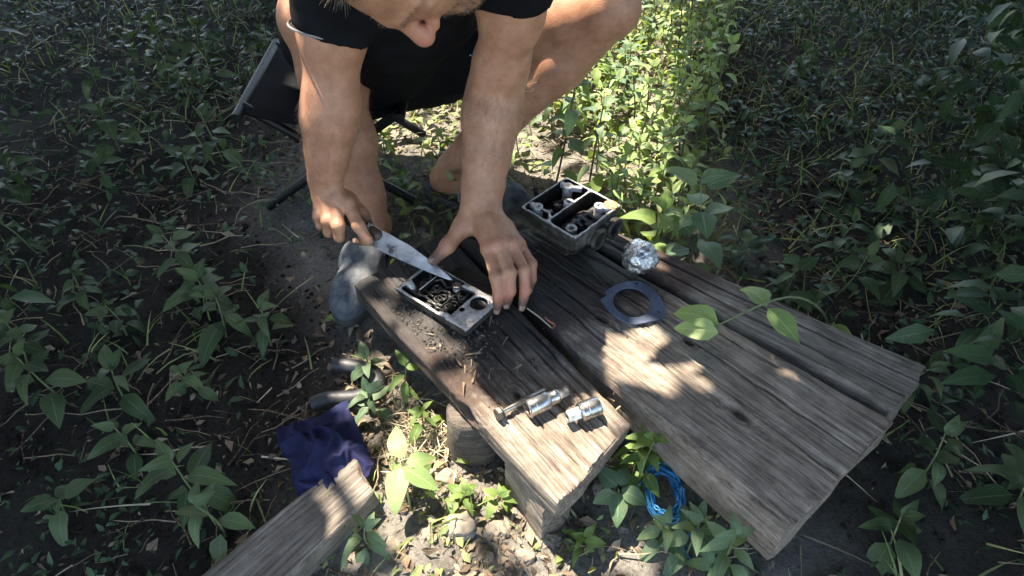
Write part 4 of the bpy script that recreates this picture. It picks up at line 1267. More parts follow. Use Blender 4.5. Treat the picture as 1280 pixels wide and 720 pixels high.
# shorts
sh = SDF()
sh.ell((-0.310, 1.470, 0.320), (0.185, 0.142, 0.105), None, 0.04)
sh.cap((-0.300, 1.440, 0.330), (-0.27, 1.36, 0.41), 0.150, 0.146, 0.05)
sh.chain([HL, HL + (KL - HL) * 0.36, HL + (KL - HL) * 0.50], [0.112, 0.104, 0.096], 0.04)
sh.cap((-0.26, 1.36, 0.365), (-0.05, 1.36, 0.365), 0.052, 0.050, 0.04)
sh.chain([HR + A3(0, 0, 0.02), HR + (KR - HR) * 0.4 + A3(0, 0, 0.012), HR + (KR - HR) * 0.72], [0.098, 0.090, 0.082], 0.03)
V, F = sdf_mesh([(sh, 0.02)], 0.007, lambda P: fbm(P * np.array([14, 14, 10]), 3, 22) * 0.010)
shorts = man_part('shorts', arr_mesh('shorts', V, F, M['black_cloth'], True))
# right sleeve hem, its sunlit edge put into the pale colour
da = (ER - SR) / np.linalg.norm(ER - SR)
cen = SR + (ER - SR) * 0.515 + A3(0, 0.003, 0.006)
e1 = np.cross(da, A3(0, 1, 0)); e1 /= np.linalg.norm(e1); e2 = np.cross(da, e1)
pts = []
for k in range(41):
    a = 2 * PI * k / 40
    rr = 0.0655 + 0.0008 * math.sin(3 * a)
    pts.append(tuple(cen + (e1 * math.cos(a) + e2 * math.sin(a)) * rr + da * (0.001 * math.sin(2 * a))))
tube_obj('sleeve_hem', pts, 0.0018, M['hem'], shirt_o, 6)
bm = bmesh.new()
bmesh.ops.create_cube(bm, size=1)
bmesh.ops.scale(bm, vec=(0.026, 0.006, 0.022), verts=bm.verts)
o = bm_obj('badge', bm, M['badge'], shorts, False, (-0.075, 1.304, 0.366), (0.6, 0.2, 0.1)); bevel(o, 0.002)
# shoes
def shoe(name, heel, toe, ankle, out):
    root = link(name, None, man); root.location = man_inv
    a = (toe - heel); a[2] = 0; L = np.linalg.norm(a); a /= L
    s = np.cross(A3(0, 0, 1), a)
    P = lambda x, y, z: heel + a * x + s * y + A3(0, 0, z - heel[2])
    up = SDF()
    up.chain([P(0.030, 0, 0.045), P(L * 0.45, 0.002, 0.045), P(L * 0.78, 0.004, 0.036), P(L * 0.92, 0.0, 0.030)], [0.036, 0.041, 0.040, 0.030], 0.03)
    up.box(P(0.02, 0, 0.135), (0.075, 0.2, 0.068), (a, s, A3(0, 0, 1)), 0.001, 0.006, True)
    up.cap(P(0.045, 0, 0.045), P(0.055, 0, 0.062), 0.040, 0.040, 0.02)
    up.box(P(L / 2, 0, -0.03), (L, 0.2, 0.036), (a, s, A3(0, 0, 1)), 0.001, 0.004, True)
    up.box(P(0.0, 0, 0.08), (L * 0.40, 0.2, 0.12), (a, s, A3(0, 0, 1)), 0.001, 0.006, True)
    V, F = sdf_mesh([(up, 0.02)], 0.0045, lambda Q: fbm(Q * 32, 3, 42) * 0.004)
    link('upper', arr_mesh('upper', V, F, M['shoe'], True), root)
    so_ = SDF()
    so_.chain([P(0.034, 0, 0.014), P(L * 0.45, 0.002, 0.014), P(L * 0.75, 0.004, 0.014), P(L * 0.90, 0, 0.014)], [0.041, 0.042, 0.044, 0.034], 0.02)
    so_.box(P(L / 2, 0, 0.13), (L, 0.2, 0.106), (a, s, A3(0, 0, 1)), 0.001, 0.003, True)
    so_.box(P(L / 2, 0, -0.10), (L, 0.2, 0.097), (a, s, A3(0, 0, 1)), 0.001, 0.003, True)
    V, F = sdf_mesh([(so_, 0.02)], 0.004)
    link('sole', arr_mesh('sole', V, F, M['sole'], True), root)
    tube_obj('collar', [tuple(P(L * 0.405, 0.042 * math.cos(t_), 0.030 + 0.052 * math.sin(t_))) for t_ in np.linspace(0.05, PI - 0.05, 17)], 0.0036, M['hem_grey'], root, 8)
    for zz in (0.026,):
        tube_obj('foxing_strip', [tuple(P(L * 0.48 + (L * 0.52 + 0.004) * math.cos(t_) * (1 if math.cos(t_) > 0 else 0.96), (0.0465 - 0.006 * math.cos(t_)) * math.sin(t_), zz)) for t_ in np.linspace(0, 2 * PI, 41)], 0.0022, M['sole'], root, 6)
    tube_obj('seam', [tuple(P(L * (0.70 - 0.10 * abs(math.cos(t_)) ** 2), 0.0425 * math.cos(t_), 0.032 + 0.046 * math.sin(t_) - 0.004)) for t_ in np.linspace(0.1, PI - 0.1, 17)], 0.0016, M['hem_grey'], root, 6)

shoe('shoe', A3(-0.205, 1.352, 0.0), A3(0.045, 1.226, 0.0), AL, 1)
shoe('shoe', A3(-0.300, 1.165, 0.0), A3(-0.330, 0.905, 0.0), AR, 1)

# ------------------------------------------------------------------ knife in the right hand
kn = thing('kitchen_knife', 'large kitchen knife with a smeared steel blade gripped over the open cover', 'knife', (0, 0, 0))
nS = 40
def blade_prof(s):       # half-heights either side of the centre line at s metres back from the tip
    BL = 0.215
    t = min(s / BL, 1)
    top = -0.0165 * min(1, (t * 2.2) ** 0.75) * 1.0
    bot = 0.0170 * min(1, (t * 1.6) ** 0.66)
    return top, bot
bm = bmesh.new()
rows = []
for i in range(nS + 1):
    s = 0.192 * i / nS
    t, b = blade_prof(s + 0.0004)
    row = []
    for v, w in ((t, 0.0011), (t * 0.2 + b * 0.8 * 0, 0.00125), (b * 0.55, 0.0008), (b, 0.00008)):
        row.append((v, w))
    ring = [bm.verts.new(KP(s, v, w)) for v, w in row] + [bm.verts.new(KP(s, v, -w)) for v, w in row[::-1]]
    rows.append(ring)
for a, b in zip(rows, rows[1:]):
    for k in range(8):
        bm.faces.new((a[k], a[(k + 1) % 8], b[(k + 1) % 8], b[k]))
bm.faces.new(rows[0]); bm.faces.new(rows[-1][::-1])
bmesh.ops.recalc_face_normals(bm, faces=bm.faces)
sharp(bm_obj('blade', bm, M['blade'], kn), 20)
hs = SDF()
hs.chain([KP(0.2, -0.004, 0), KP(0.235, -0.006, 0), KP(0.275, -0.004, 0), KP(0.318, -0.001, 0)], [0.0115, 0.0105, 0.0120, 0.0140], 0.008)
hs.box(KP(0.188, -0.003, 0), (0.006, 0.03, 0.03), (kd, kv, kw), 0.0005, 0.002, True)
V, F = sdf_mesh([(hs, 0.004)], 0.002)
link('handle', arr_mesh('handle', V, F, M['handle'], True), kn)
for s in (0.215, 0.250, 0.285):
    bm = bmesh.new(); add_tube(bm, [KP(s, -0.005, -0.0135), KP(s, -0.005, 0.0135)], 0.0032, 12)
    sharp(bm_obj('rivet', bm, M['chrome'], kn))

# ------------------------------------------------------------------ folding stool
stl = thing('folding_stool', 'black folding stool with crossed tube legs under the crouching man', 'stool', (0, 0, 0))
for y in (1.285, 1.570):
    for (x0, z0, x1, z1) in ((-0.235, 0.009, -0.575, 0.262), (-0.575, 0.009, -0.235, 0.262)):
        yy = y + (0.012 if x0 > -0.4 else -0.012)
        tube_obj('leg', [(x0, yy, z0), (x1, yy, z1)], 0.0105, M['tube'], stl, 14)
for x in (-0.235, -0.575):
    tube_obj('seat_rail', [(x, 1.25, 0.258), (x, 1.60, 0.258)], 0.0115, M['tube'], stl, 12)
bm = bmesh.new()
for i in range(13):
    for j in range(9):
        x = -0.58 + 0.35 * i / 12; y = 1.27 + 0.31 * j / 8
        bm.verts.new((x, y, 0.266 - 0.035 * math.sin(PI * i / 12)))
bm.verts.ensure_lookup_table()
for i in range(12):
    for j in range(8):
        bm.faces.new([bm.verts[q] for q in (i * 9 + j, (i + 1) * 9 + j, (i + 1) * 9 + j + 1, i * 9 + j + 1)])
o = bm_obj('seat', bm, M['black_cloth'], stl); o.modifiers.new('thick', 'SOLIDIFY').thickness = 0.004

# ------------------------------------------------------------------ leaves and plants
def leaf_tmpl(w=0.5, fold=0.25, curl=0.3, n=5, tip=1.0, wave=0.0):
    """unit leaf along +y with its own uv (x -1..1 across, y along)"""
    V, UV, F = [], [], []
    for i in range(n + 1):
        t = i / n
        hw = w * 0.5 * (math.sin(PI * min(1, t ** 0.75)) ** 0.8 * (1 - 0.25 * t * tip) + 0.015)
        z = -curl * t * t * 0.6 + 0.08 * curl * math.sin(PI * t)
        for x in (-1, 0, 1):
            V.append((x * hw, t * (1 - 0.1 * curl * t), z + abs(x) * fold * hw + wave * x * math.sin(9 * t) * 0.06))
            UV.append((x, t))
    for i in range(n):
        for j in range(2):
            a = i * 3 + j
            F.append((a, a + 1, a + 4, a + 3))
    return np.array(V), np.array(F), np.array(UV)
def blade_tmpl(n=3, w=0.05, curl=0.5):
    V, UV, F = [], [], []
    for i in range(n + 1):
        t = i / n
        for x in (-1, 1):
            V.append((x * w * 0.5 * (1 - 0.85 * t), t * (1 - 0.2 * t * curl), -curl * t * t * 0.5)); UV.append((x, t))
    for i in range(n):
        F.append((2 * i, 2 * i + 1, 2 * i + 3, 2 * i + 2))
    return np.array(V), np.array(F), np.array(UV)

def frames(yaw, pitch, roll):
    cy, sy, cp_, sp, cr, sr = np.cos(yaw), np.sin(yaw), np.cos(pitch), np.sin(pitch), np.cos(roll), np.sin(roll)
    Y = np.stack([cy * cp_, sy * cp_, sp], -1)
    X0 = np.stack([sy, -cy, 0 * sy], -1)
    Z0 = np.cross(X0, Y)
    X = X0 * cr[:, None] + Z0 * sr[:, None]
    Z = np.cross(X, Y)
    return X, Y, Z

def scatter(name, tm, P, yaw, pitch, roll, sc, m, parent=None, rnd=None, wsc=None):
    V, F, UV = tm
    X, Y, Z = frames(yaw, pitch, roll)
    s = sc[:, None, None]
    ws = s if wsc is None else (sc * wsc)[:, None, None]
    W = P[:, None] + s * V[None, :, 1:2] * Y[:, None] + ws * V[None, :, 0:1] * X[:, None] + s * V[None, :, 2:3] * Z[:, None]
    n, k = len(P), len(V)
    FF = (F[None] + (np.arange(n) * k)[:, None, None]).reshape(-1, 4)
    r = (RNG.random(n) if rnd is None else rnd)
    me = arr_mesh(name, W.reshape(-1, 3), FF, m, True, {'rnd': np.repeat(r, k)}, np.tile(UV, (n, 1)))
    return link(name, me, parent)

def one_leaf_mesh(tm, m, rnd):
    V, F, UV = tm
    return arr_mesh('leaf', V, F, m, True, {'rnd': np.full(len(V), rnd)}, UV)
LEAFM = {}
for key in ('leaf', 'leaf_pale', 'leaf_blue'):
    LEAFM[key] = [one_leaf_mesh(leaf_tmpl(w, 0.22, c, 6, 1.0, 0.6), M[key], r) for w, c, r in ((0.50, 0.25, 0.25), (0.56, 0.75, 0.5), (0.46, 1.1, 0.75), (0.60, 0.5, 0.95))]

def place_leaf(parent, base, tip, width, key, up=(0, 0, 1), var=None):
    base, tip = Vector(base), Vector(tip)
    d = tip - base
    L = d.length
    y = d.normalized()
    u = Vector(up); z = (u - y * u.dot(y))
    if z.length < 1e-4: z = y.orthogonal()
    z.normalize()
    x = y.cross(z)
    v = random.randrange(4) if var is None else var
    o = bpy.data.objects.new('leaf', LEAFM[key][v])
    C.objects.link(o)
    Wd = (0.50, 0.56, 0.46, 0.60)[v]
    Mx = Matrix((( x.x, y.x, z.x, base.x), (x.y, y.y, z.y, base.y), (x.z, y.z, z.z, base.z), (0, 0, 0, 1))) @ Matrix.Diagonal((width / Wd, L, L, 1))
    o.parent = parent
    o.matrix_parent_inverse = Matrix.Translation(-Vector(parent.location))
    o.matrix_local = Matrix.Translation(-Vector(parent.location)) @ Mx
    o.matrix_parent_inverse = Matrix.Identity(4)
    o.matrix_local = Matrix.Translation(-Vector(parent.location)) @ Mx
    return o

def plant_exact(name, label, loc, stem, leaves, key, group=None, srad=0.0022, smat='stem'):
    root = thing(name, label, 'weed', loc, group)
    rel = [tuple(Vector(p) - Vector(loc)) for p in smooth_path(stem, 5)]
    n = len(rel)
    tube_obj('stem', rel, [srad * (1 - 0.6 * i / n) for i in range(n)], M[smat], root, 7)
    for lf in leaves:
        b, t, w = lf[:3]
        k = lf[4] if len(lf) > 4 else key
        place_leaf(root, b, t, w, k, lf[3] if len(lf) > 3 else (0, -0.3, 1))
    return root

def plant(name, label, loc, h, npairs, ll, key, group=None, lean=(0, 0), seed=0, dark=False, droop=0.2, wide=0.5):
    rnd = random.Random(seed)
    top = Vector(loc) + Vector((lean[0], lean[1], h))
    mid = Vector(loc) * 0.5 + top * 0.5 + Vector((rnd.uniform(-1, 1), rnd.uniform(-1, 1), 0)) * h * 0.07
    st = smooth_path([loc, mid, top], 6)
    leaves = []
    a0 = rnd.uniform(0, PI)
    for i in range(npairs):
        t = 0.25 + 0.75 * (i + 0.5) / npairs
        p = st[min(int(t * (len(st) - 1)), len(st) - 1)]
        for s in (0, PI):
            a = a0 + i * 1.4 + s + rnd.uniform(-0.35, 0.35)
            L = ll * (1.15 - 0.55 * t) * rnd.uniform(0.75, 1.15)
            el = rnd.uniform(-0.35, 0.35) + 0.55 * (t - 0.5) * 2 - droop
            d = Vector((math.cos(a) * math.cos(el), math.sin(a) * math.cos(el), math.sin(el)))
            b = p + d * L * 0.16
            leaves.append((tuple(b), tuple(b + d * L), L * rnd.uniform(0.85, 1.2) * wide, (rnd.uniform(-0.3, 0.3), rnd.uniform(-0.3, 0.3), 1)))
    for k in range(2):
        a = rnd.uniform(0, 2 * PI)
        d = Vector((math.cos(a) * 0.6, math.sin(a) * 0.6, 0.75))
        leaves.append((tuple(top), tuple(top + d * ll * 0.55), ll * 0.3, (0.1, -0.4, 1)))
    return plant_exact(name, label, loc, [tuple(Vector(loc) + Vector((0, 0, -0.01))), tuple(mid), tuple(top)], leaves, key, group, 0.0022 if not dark else 0.003, 'stem_dark' if dark else 'stem')

# plants the picture shows one by one
plant_exact('broadleaf_weed', 'pale broad leaved weed growing beside the loose grey board', (-0.158, 0.505, 0), [(-0.158, 0.505, -0.01), (-0.164, 0.530, 0.05), (-0.166, 0.545, 0.085)], [
    ((-0.168, 0.550, 0.090), (-0.192, 0.604, 0.118), 0.033, (0.1, -0.8, 0.7)),
    ((-0.162, 0.548, 0.085), (-0.114, 0.556, 0.090), 0.026, (0.1, -0.5, 1)),
    ((-0.166, 0.540, 0.085), (-0.108, 0.510, 0.070), 0.034, (0.1, -0.3, 1)),
    ((-0.170, 0.540, 0.082), (-0.178, 0.472, 0.066), 0.040, (-0.1, -0.2, 1)),
    ((-0.170, 0.545, 0.080), (-0.200, 0.550, 0.055), 0.024, (-0.4, -0.3, 1)),
    ((-0.160, 0.530, 0.050), (-0.128, 0.585, 0.030), 0.024, (0, -0.3, 1), 'leaf')], 'leaf_pale')
plant_exact('small_weed', 'small five leaved weed against the dark left edge of the plank', (-0.190, 0.705, 0), [(-0.190, 0.705, -0.01), (-0.186, 0.712, 0.05), (-0.180, 0.722, 0.10)], [
    ((-0.181, 0.722, 0.100), (-0.202, 0.752, 0.118), 0.014), ((-0.180, 0.724, 0.102), (-0.176, 0.766, 0.116), 0.014), ((-0.180, 0.720, 0.100), (-0.156, 0.722, 0.102), 0.015),
    ((-0.184, 0.716, 0.085), (-0.214, 0.690, 0.075), 0.014), ((-0.184, 0.710, 0.075), (-0.182, 0.676, 0.050), 0.016), ((-0.186, 0.708, 0.06), (-0.158, 0.690, 0.05), 0.013)], 'leaf', None, 0.0016)
plant_exact('broadleaf_weed', 'green broad leaved weed in front of the plank end by the blue twine', (0.168, 0.486, 0), [(0.168, 0.486, -0.01), (0.165, 0.497, 0.04), (0.160, 0.508, 0.075)], [
    ((0.158, 0.512, 0.076), (0.126, 0.540, 0.090), 0.032), ((0.164, 0.506, 0.075), (0.205, 0.486, 0.075), 0.030), ((0.160, 0.504, 0.072), (0.154, 0.455, 0.058), 0.031),
    ((0.162, 0.512, 0.078), (0.178, 0.548, 0.090), 0.024), ((0.156, 0.505, 0.07), (0.118, 0.496, 0.055), 0.024), ((0.166, 0.498, 0.05), (0.205, 0.520, 0.045), 0.026, (0, -0.3, 1), 'leaf')], 'leaf_blue')
plant_exact('leafy_weed', 'yellow green leaf pair reaching over the beam beside the ring gasket', (0.585, 0.810, 0), [(0.585, 0.810, -0.01), (0.550, 0.805, 0.13), (0.44, 0.755, 0.235), (0.312, 0.698, 0.228)], [
    ((0.320, 0.706, 0.226), (0.250, 0.760, 0.218), 0.042, (-0.1, -0.5, 1)), ((0.318, 0.692, 0.220), (0.250, 0.722, 0.208), 0.040, (0.1, -0.6, 1)),
    ((0.40, 0.735, 0.235), (0.375, 0.800, 0.240), 0.040), ((0.40, 0.73, 0.235), (0.440, 0.670, 0.225), 0.042), ((0.56, 0.805, 0.10), (0.62, 0.78, 0.10), 0.038)], 'leaf_pale', None, 0.0028)
plant('tall_weed', 'tall grey green weed with dark stem behind the ankle and arm', (0.105, 1.36, 0), 0.30, 6, 0.072, 'leaf_blue', None, (0.03, -0.03), 5, True, 0.25, 0.55)
plant('tall_weed', 'second grey green weed nearer the picture middle right, above the cylinder head', (0.195, 1.40, 0), 0.22, 5, 0.068, 'leaf_blue', None, (0.01, -0.03), 9, True, 0.25, 0.5)
plant('leafy_weed', 'leafy green weed rising directly behind the foil ball', (0.275, 1.030, 0), 0.21, 5, 0.085, 'leaf', None, (0.015, -0.02), 12, False, 0.1, 0.6)
plant('leafy_weed', 'broad bright weed at the right edge above the foil ball', (0.350, 1.045, 0), 0.27, 6, 0.095, 'leaf_blue', None, (-0.005, -0.03), 15, False, 0.15, 0.6)
plant('leafy_weed', 'low weed with long leaf between the cylinder head and the grass', (0.190, 1.165, 0), 0.13, 3, 0.10, 'leaf', None, (-0.02, 0.0), 19, False, 0.0, 0.42)
plant('leafy_weed', 'bushy weed crowding the right corner of the plank end', (0.200, 0.572, 0), 0.115, 6, 0.050, 'leaf', None, (0.01, 0.0), 21, False, 0.05, 0.55)
plant('leafy_weed', 'bushy weed between the blue twine and the near edge of the picture', (0.262, 0.440, 0), 0.105, 6, 0.055, 'leaf_blue', None, (0.0, 0.0), 24, False, 0.05, 0.5)
plant('leafy_weed', 'upright weed between the plank corner and the middle beam', (0.192, 0.535, 0), 0.14, 6, 0.050, 'leaf', None, (0.02, 0.02), 61, False, 0.0, 0.5)
plant('leafy_weed', 'grey green weed right along the near side of the middle beam', (0.300, 0.410, 0), 0.13, 6, 0.060, 'leaf_blue', None, (0.0, 0.0), 63, False, 0.0, 0.5)
plant('small_weed', 'small weed at the bottom of the picture right of the support block', (0.105, 0.445, 0), 0.05, 4, 0.04, 'leaf', None, (0.0, 0.0), 67, False, 0.0, 0.5)
plant('small_weed', 'small weed at the bottom right below the broad leaved one', (0.225, 0.462, 0), 0.06, 4, 0.05, 'leaf_blue', None, (0.0, 0.0), 69, False, 0.0, 0.5)
plant('small_weed', 'thin weed in shade between the hose and the log', (-0.150, 0.655, 0), 0.07, 4, 0.045, 'leaf', None, (0.0, 0.0), 71, False, 0.0, 0.4)
plant('small_weed', 'tiny weed with round leaves on bare soil below the support block', (-0.028, 0.520, 0), 0.05, 3, 0.035, 'leaf', None, (0.01, -0.01), 27, False, 0.05, 0.6)
plant('small_weed', 'low trailing weed between the pale stones and the log', (-0.090, 0.520, 0), 0.045, 4, 0.045, 'leaf', None, (0.02, 0.0), 29, False, 0.1, 0.5)
plant('small_weed', 'grassy weed at the lower left by the end of the board', (-0.215, 0.455, 0), 0.06, 4, 0.055, 'leaf_blue', None, (0.0, 0.0), 31, False, 0.1, 0.42)
plant('small_weed', 'dim weed in the soil above the blue cloth', (-0.245, 0.690, 0), 0.07, 4, 0.055, 'leaf_blue', None, (0.0, 0.0), 33, False, 0.1, 0.45)
plant('small_weed', 'dim round leaved weed at the left end of the plank', (-0.262, 0.775, 0), 0.06, 3, 0.045, 'leaf_blue', None, (0.0, 0.0), 35, False, 0.1, 0.62)
# weeds standing in the sunlit patch behind: alike plants, one group
k = 0
spots = []
rr = random.Random(4)
while len(spots) < 165:
    y = rr.uniform(1.12, 2.75)
    x = rr.uniform(0.10, 0.28 + 0.30 * (y - 0.8))
    if all(math.hypot(x - a, y - b) > 0.058 for a, b in spots) and not (x < 0.20 and y < 1.58) and not (x < 0.25 and 1.2 < y < 1.45 and rr.random() < .6):
        spots.append((x, y))
for i, (x, y) in enumerate(spots):
    key = ('leaf', 'leaf_pale', 'leaf_blue', 'leaf_pale')[i % 4]
    h = rr.uniform(0.09, 0.20) + 0.10 * (y - 1.2)
    plant('meadow_weed', ('slender mid green weed standing in the sunlit growth behind the bench', 'pale green weed standing in the sunlit growth behind the bench', 'grey green weed standing in the sunlit growth behind the bench', 'pale green weed standing in the sunlit growth behind the bench')[i % 4], (x, y, 0), h, rr.randint(4, 7), rr.uniform(0.032, 0.066), key, 'weeds in the sunlit growth behind the bench', (rr.uniform(-.03, .03), rr.uniform(-.04, .02)), 100 + i, i % 3 == 0, 0.1, rr.uniform(0.34, 0.5))

rs = random.Random(29)
low = []
while len(low) < 26:
    q = (rs.uniform(-0.44, 0.02), rs.uniform(1.26, 2.0))
    if all(math.hypot(q[0] - a, q[1] - b) > 0.07 for a, b in low) and not (-0.27 < q[0] < 0.06 and q[1] < 1.42): low.append(q)
for i, (x, y) in enumerate(low):
    plant('low_weed', 'low bright weed on the pale soil around the folding stool', (x, y, 0), rs.uniform(0.025, 0.06), rs.randint(2, 4), rs.uniform(0.03, 0.055), ('leaf', 'leaf_pale')[i % 2], 'low weeds around the folding stool', (rs.uniform(-.01, .01), rs.uniform(-.01, .01)), 500 + i, False, 0.05, rs.uniform(0.45, 0.6))
# broad weeds on both sides of the bench, deep shade put into their colour
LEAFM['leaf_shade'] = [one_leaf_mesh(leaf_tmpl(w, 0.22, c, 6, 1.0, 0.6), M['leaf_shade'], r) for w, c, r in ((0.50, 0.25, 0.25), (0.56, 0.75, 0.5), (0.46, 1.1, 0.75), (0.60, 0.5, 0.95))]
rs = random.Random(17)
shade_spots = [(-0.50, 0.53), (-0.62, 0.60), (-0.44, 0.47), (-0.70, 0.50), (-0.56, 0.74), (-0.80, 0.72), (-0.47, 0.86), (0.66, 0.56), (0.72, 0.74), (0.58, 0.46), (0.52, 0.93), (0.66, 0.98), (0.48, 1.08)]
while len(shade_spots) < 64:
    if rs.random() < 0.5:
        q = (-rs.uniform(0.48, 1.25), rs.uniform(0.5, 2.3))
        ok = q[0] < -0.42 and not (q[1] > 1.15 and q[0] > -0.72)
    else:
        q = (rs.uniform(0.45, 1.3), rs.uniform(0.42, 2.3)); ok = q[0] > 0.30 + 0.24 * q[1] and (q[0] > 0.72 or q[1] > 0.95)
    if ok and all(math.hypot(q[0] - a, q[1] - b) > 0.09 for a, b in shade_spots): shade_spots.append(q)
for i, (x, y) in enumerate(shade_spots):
    plant('shade_weed', 'broad leaved weed coloured dark for shade to the left of the bench' if x < 0 else 'broad leaved weed coloured dark for shade to the right of the bench', (x, y, 0), rs.uniform(0.06, 0.15), rs.randint(3, 5), rs.uniform(0.05, 0.085), 'leaf_shade', 'weeds in the shade beside the bench', (rs.uniform(-.02, .02), rs.uniform(-.02, .02)), 300 + i, False, 0.15, rs.uniform(0.45, 0.6))

# ------------------------------------------------------------------ ground cover
def on_ground(n, x0, x1, y0, y1, dens, seed):
    g = np.random.default_rng(seed)
    out = []
    tot = 0
    while tot < n:
        x = g.uniform(x0, x1, n * 2); y = g.uniform(y0, y1, n * 2)
        k = g.random(n * 2) < dens(x, y)
        out.append(np.stack([x[k], y[k]], -1)); tot += k.sum()
    q = np.concatenate(out)[:n]
    z = ground_h(q[:, 0], q[:, 1])
    return np.stack([q[:, 0], q[:, 1], z], -1), g
def clump(x, y, f, s):
    return np.clip(fbm(np.stack([x * f, y * f, 0 * x + s], -1), 3, s) * 1.8 + 0.5, 0, 1)
def free(x, y):
    """1 off the timbers and stools, 0 beneath them"""
    b = ((x + 0.7 * (y - 0.62) < 0.20) & (x + 0.83 * (y - 0.62) > -0.05) & (y > 0.5) & (y < 0.95)) | ((x + 0.72 * y > 0.70) & (x + 0.72 * y < 1.05) & (y > 0.42) & (y < 1.03))
    return np.where(b, 0.0, 1.0)
lush = lambda x, y: sstep(0.02, 0.30, x - 0.12 + 0.30 * (y - 1.40) * (y > 1.40)) * sstep(1.05, 1.3, y + 0.4 * np.clip(x - 0.3, 0, .6))
backm = lambda x, y: sstep(1.48, 1.75, y)
def dens_cover(x, y):
    side = 0.55 * sstep(0.32, 0.5, x) + 0.40 * sstep(-0.40, -0.6, x)
    return np.clip(np.maximum(np.maximum(lush(x, y), 0.8 * backm(x, y) * clump(x, y, 3, 5)), side) * (0.3 + 0.7 * clump(x, y, 5, 3)) + 0.05 * clump(x, y, 8, 6) + 0.80 * clump(x, y, 9, 16) * ((y < 0.62) | ((y > 1.22) & (x < 0.1) & (x > -0.6))), 0, 1) * free(x, y)
P, g = on_ground(19000, -1.9, 2.0, 0.30, 3.4, dens_cover, 21)
P[:, 2] += g.random(len(P)) ** 1.6 * np.where(P[:, 1] < 0.85, 0.022, 0.10)
shady = (P[:, 0] > 0.22 + 0.22 * P[:, 1]) | (P[:, 0] < -0.36)  # side leaves get a darker copy, shade put into the colour
for nm, sel, mm in (('ground_cover', ~shady, 'leaf_cover'), ('shade_darkened_cover', shady, 'leaf_dark')):
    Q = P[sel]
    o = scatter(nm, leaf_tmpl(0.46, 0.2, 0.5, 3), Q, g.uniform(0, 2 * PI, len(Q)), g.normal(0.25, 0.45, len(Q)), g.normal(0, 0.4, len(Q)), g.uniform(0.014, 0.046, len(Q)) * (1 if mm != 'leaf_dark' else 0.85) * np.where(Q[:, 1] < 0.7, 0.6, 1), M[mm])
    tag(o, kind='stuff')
def dens_grass(x, y):
    tuft = 1.5 * np.exp(-(((x + 0.20) / 0.07) ** 2 + ((y - 1.20) / 0.09) ** 2)) + 0.5 * np.exp(-(((x + 0.22) / 0.12) ** 2 + ((y - 1.6) / 0.25) ** 2)) + 0.7 * np.exp(-(((x + 0.19) / 0.05) ** 2 + ((y - 0.66) / 0.09) ** 2)) + 0.7 * np.exp(-(((x + 0.05) / 0.10) ** 2 + ((y - 0.49) / 0.05) ** 2))
    return np.clip(0.12 * clump(x, y, 6, 8) + 0.8 * tuft + 0.6 * backm(x, y) * clump(x, y, 4, 9) + 0.8 * lush(x, y) + 0.30 * clump(x, y, 7, 66) ** 3 * (np.abs(x) > 0.35), 0, 1) * free(x, y)
P, g = on_ground(9500, -1.9, 2.0, 0.30, 3.4, dens_grass, 31)
o = scatter('grass', blade_tmpl(3, 0.055, 0.7), P, g.uniform(0, 2 * PI, len(P)), np.clip(g.normal(0.85, 0.4, len(P)), 0.05, 1.5), g.normal(0, 0.6, len(P)), g.uniform(0.03, 0.10, len(P)), M['grass'])
tag(o, kind='stuff')
P, g = on_ground(13000, -1.8, 1.8, 0.30, 3.0, lambda x, y: (0.25 + 0.75 * clump(x, y, 5, 12)) * np.where(free(x, y) > 0, 1, 0.15) * (0.2 + 0.8 * sstep(0.45, 0.25, np.abs(x + 0.05)) * (1 + 0 * y)) * np.where((y < 0.64) & (np.abs(x) < 0.35), 1.0, 0.6), 41)
P[:, 2] += 0.003 + g.random(len(P)) * 0.006
o = scatter('leaf_litter', leaf_tmpl(0.5, 0.35, 0.7, 2), P, g.uniform(0, 2 * PI, len(P)), g.normal(0.1, 0.25, len(P)), g.normal(0, 0.5, len(P)), 0.006 + 0.026 * g.random(len(P)) ** 2.2, M['dry_leaf'], None, None, g.uniform(0.4, 1.5, len(P)))
tag(o, kind='stuff')
P, g = on_ground(520, -1.6, 1.6, 0.32, 2.6, lambda x, y: 0.2 + 0.8 * clump(x, y, 4, 15), 51)
P[:, 2] += 0.005 + g.random(len(P)) * 0.01
o = scatter('straw', blade_tmpl(3, 0.03, 0.25), P, g.uniform(0, 2 * PI, len(P)), g.normal(0.08, 0.15, len(P)), g.normal(0, 0.5, len(P)), g.uniform(0.03, 0.13, len(P)), M['straw'])
tag(o, kind='stuff')
g = np.random.default_rng(58)
P = np.stack([g.normal(-0.155, 0.030, 260), g.normal(0.648, 0.032, 260)], -1)
P = np.concatenate([P, (ground_h(P[:, 0], P[:, 1]) + g.uniform(0.004, 0.02, 260))[:, None]], 1)
o = scatter('dry_grass', blade_tmpl(3, 0.04, 0.6), P, g.uniform(0, 2 * PI, 260), g.normal(0.15, 0.25, 260), g.normal(0, 0.6, 260), g.uniform(0.02, 0.07, 260), M['straw'])
tag(o, kind='stuff')
def stick_tmpl():
    V, UV, F = [], [], []
    for i, (y, dx, dz) in enumerate(((0, 0, 0), (0.35, 0.03, 0.02), (0.7, -0.02, 0.03), (1, 0.04, 0.0))):
        for k in range(4):
            a = PI / 2 * k
            V.append((dx + 0.018 * (1 - 0.5 * y) * math.cos(a), y, dz + 0.018 * (1 - 0.5 * y) * math.sin(a))); UV.append((0.5, y))
    for i in range(3):
        for k in range(4):
            F.append((i * 4 + k, i * 4 + (k + 1) % 4, i * 4 + 4 + (k + 1) % 4, i * 4 + 4 + k))
    return np.array(V), np.array(F), np.array(UV)
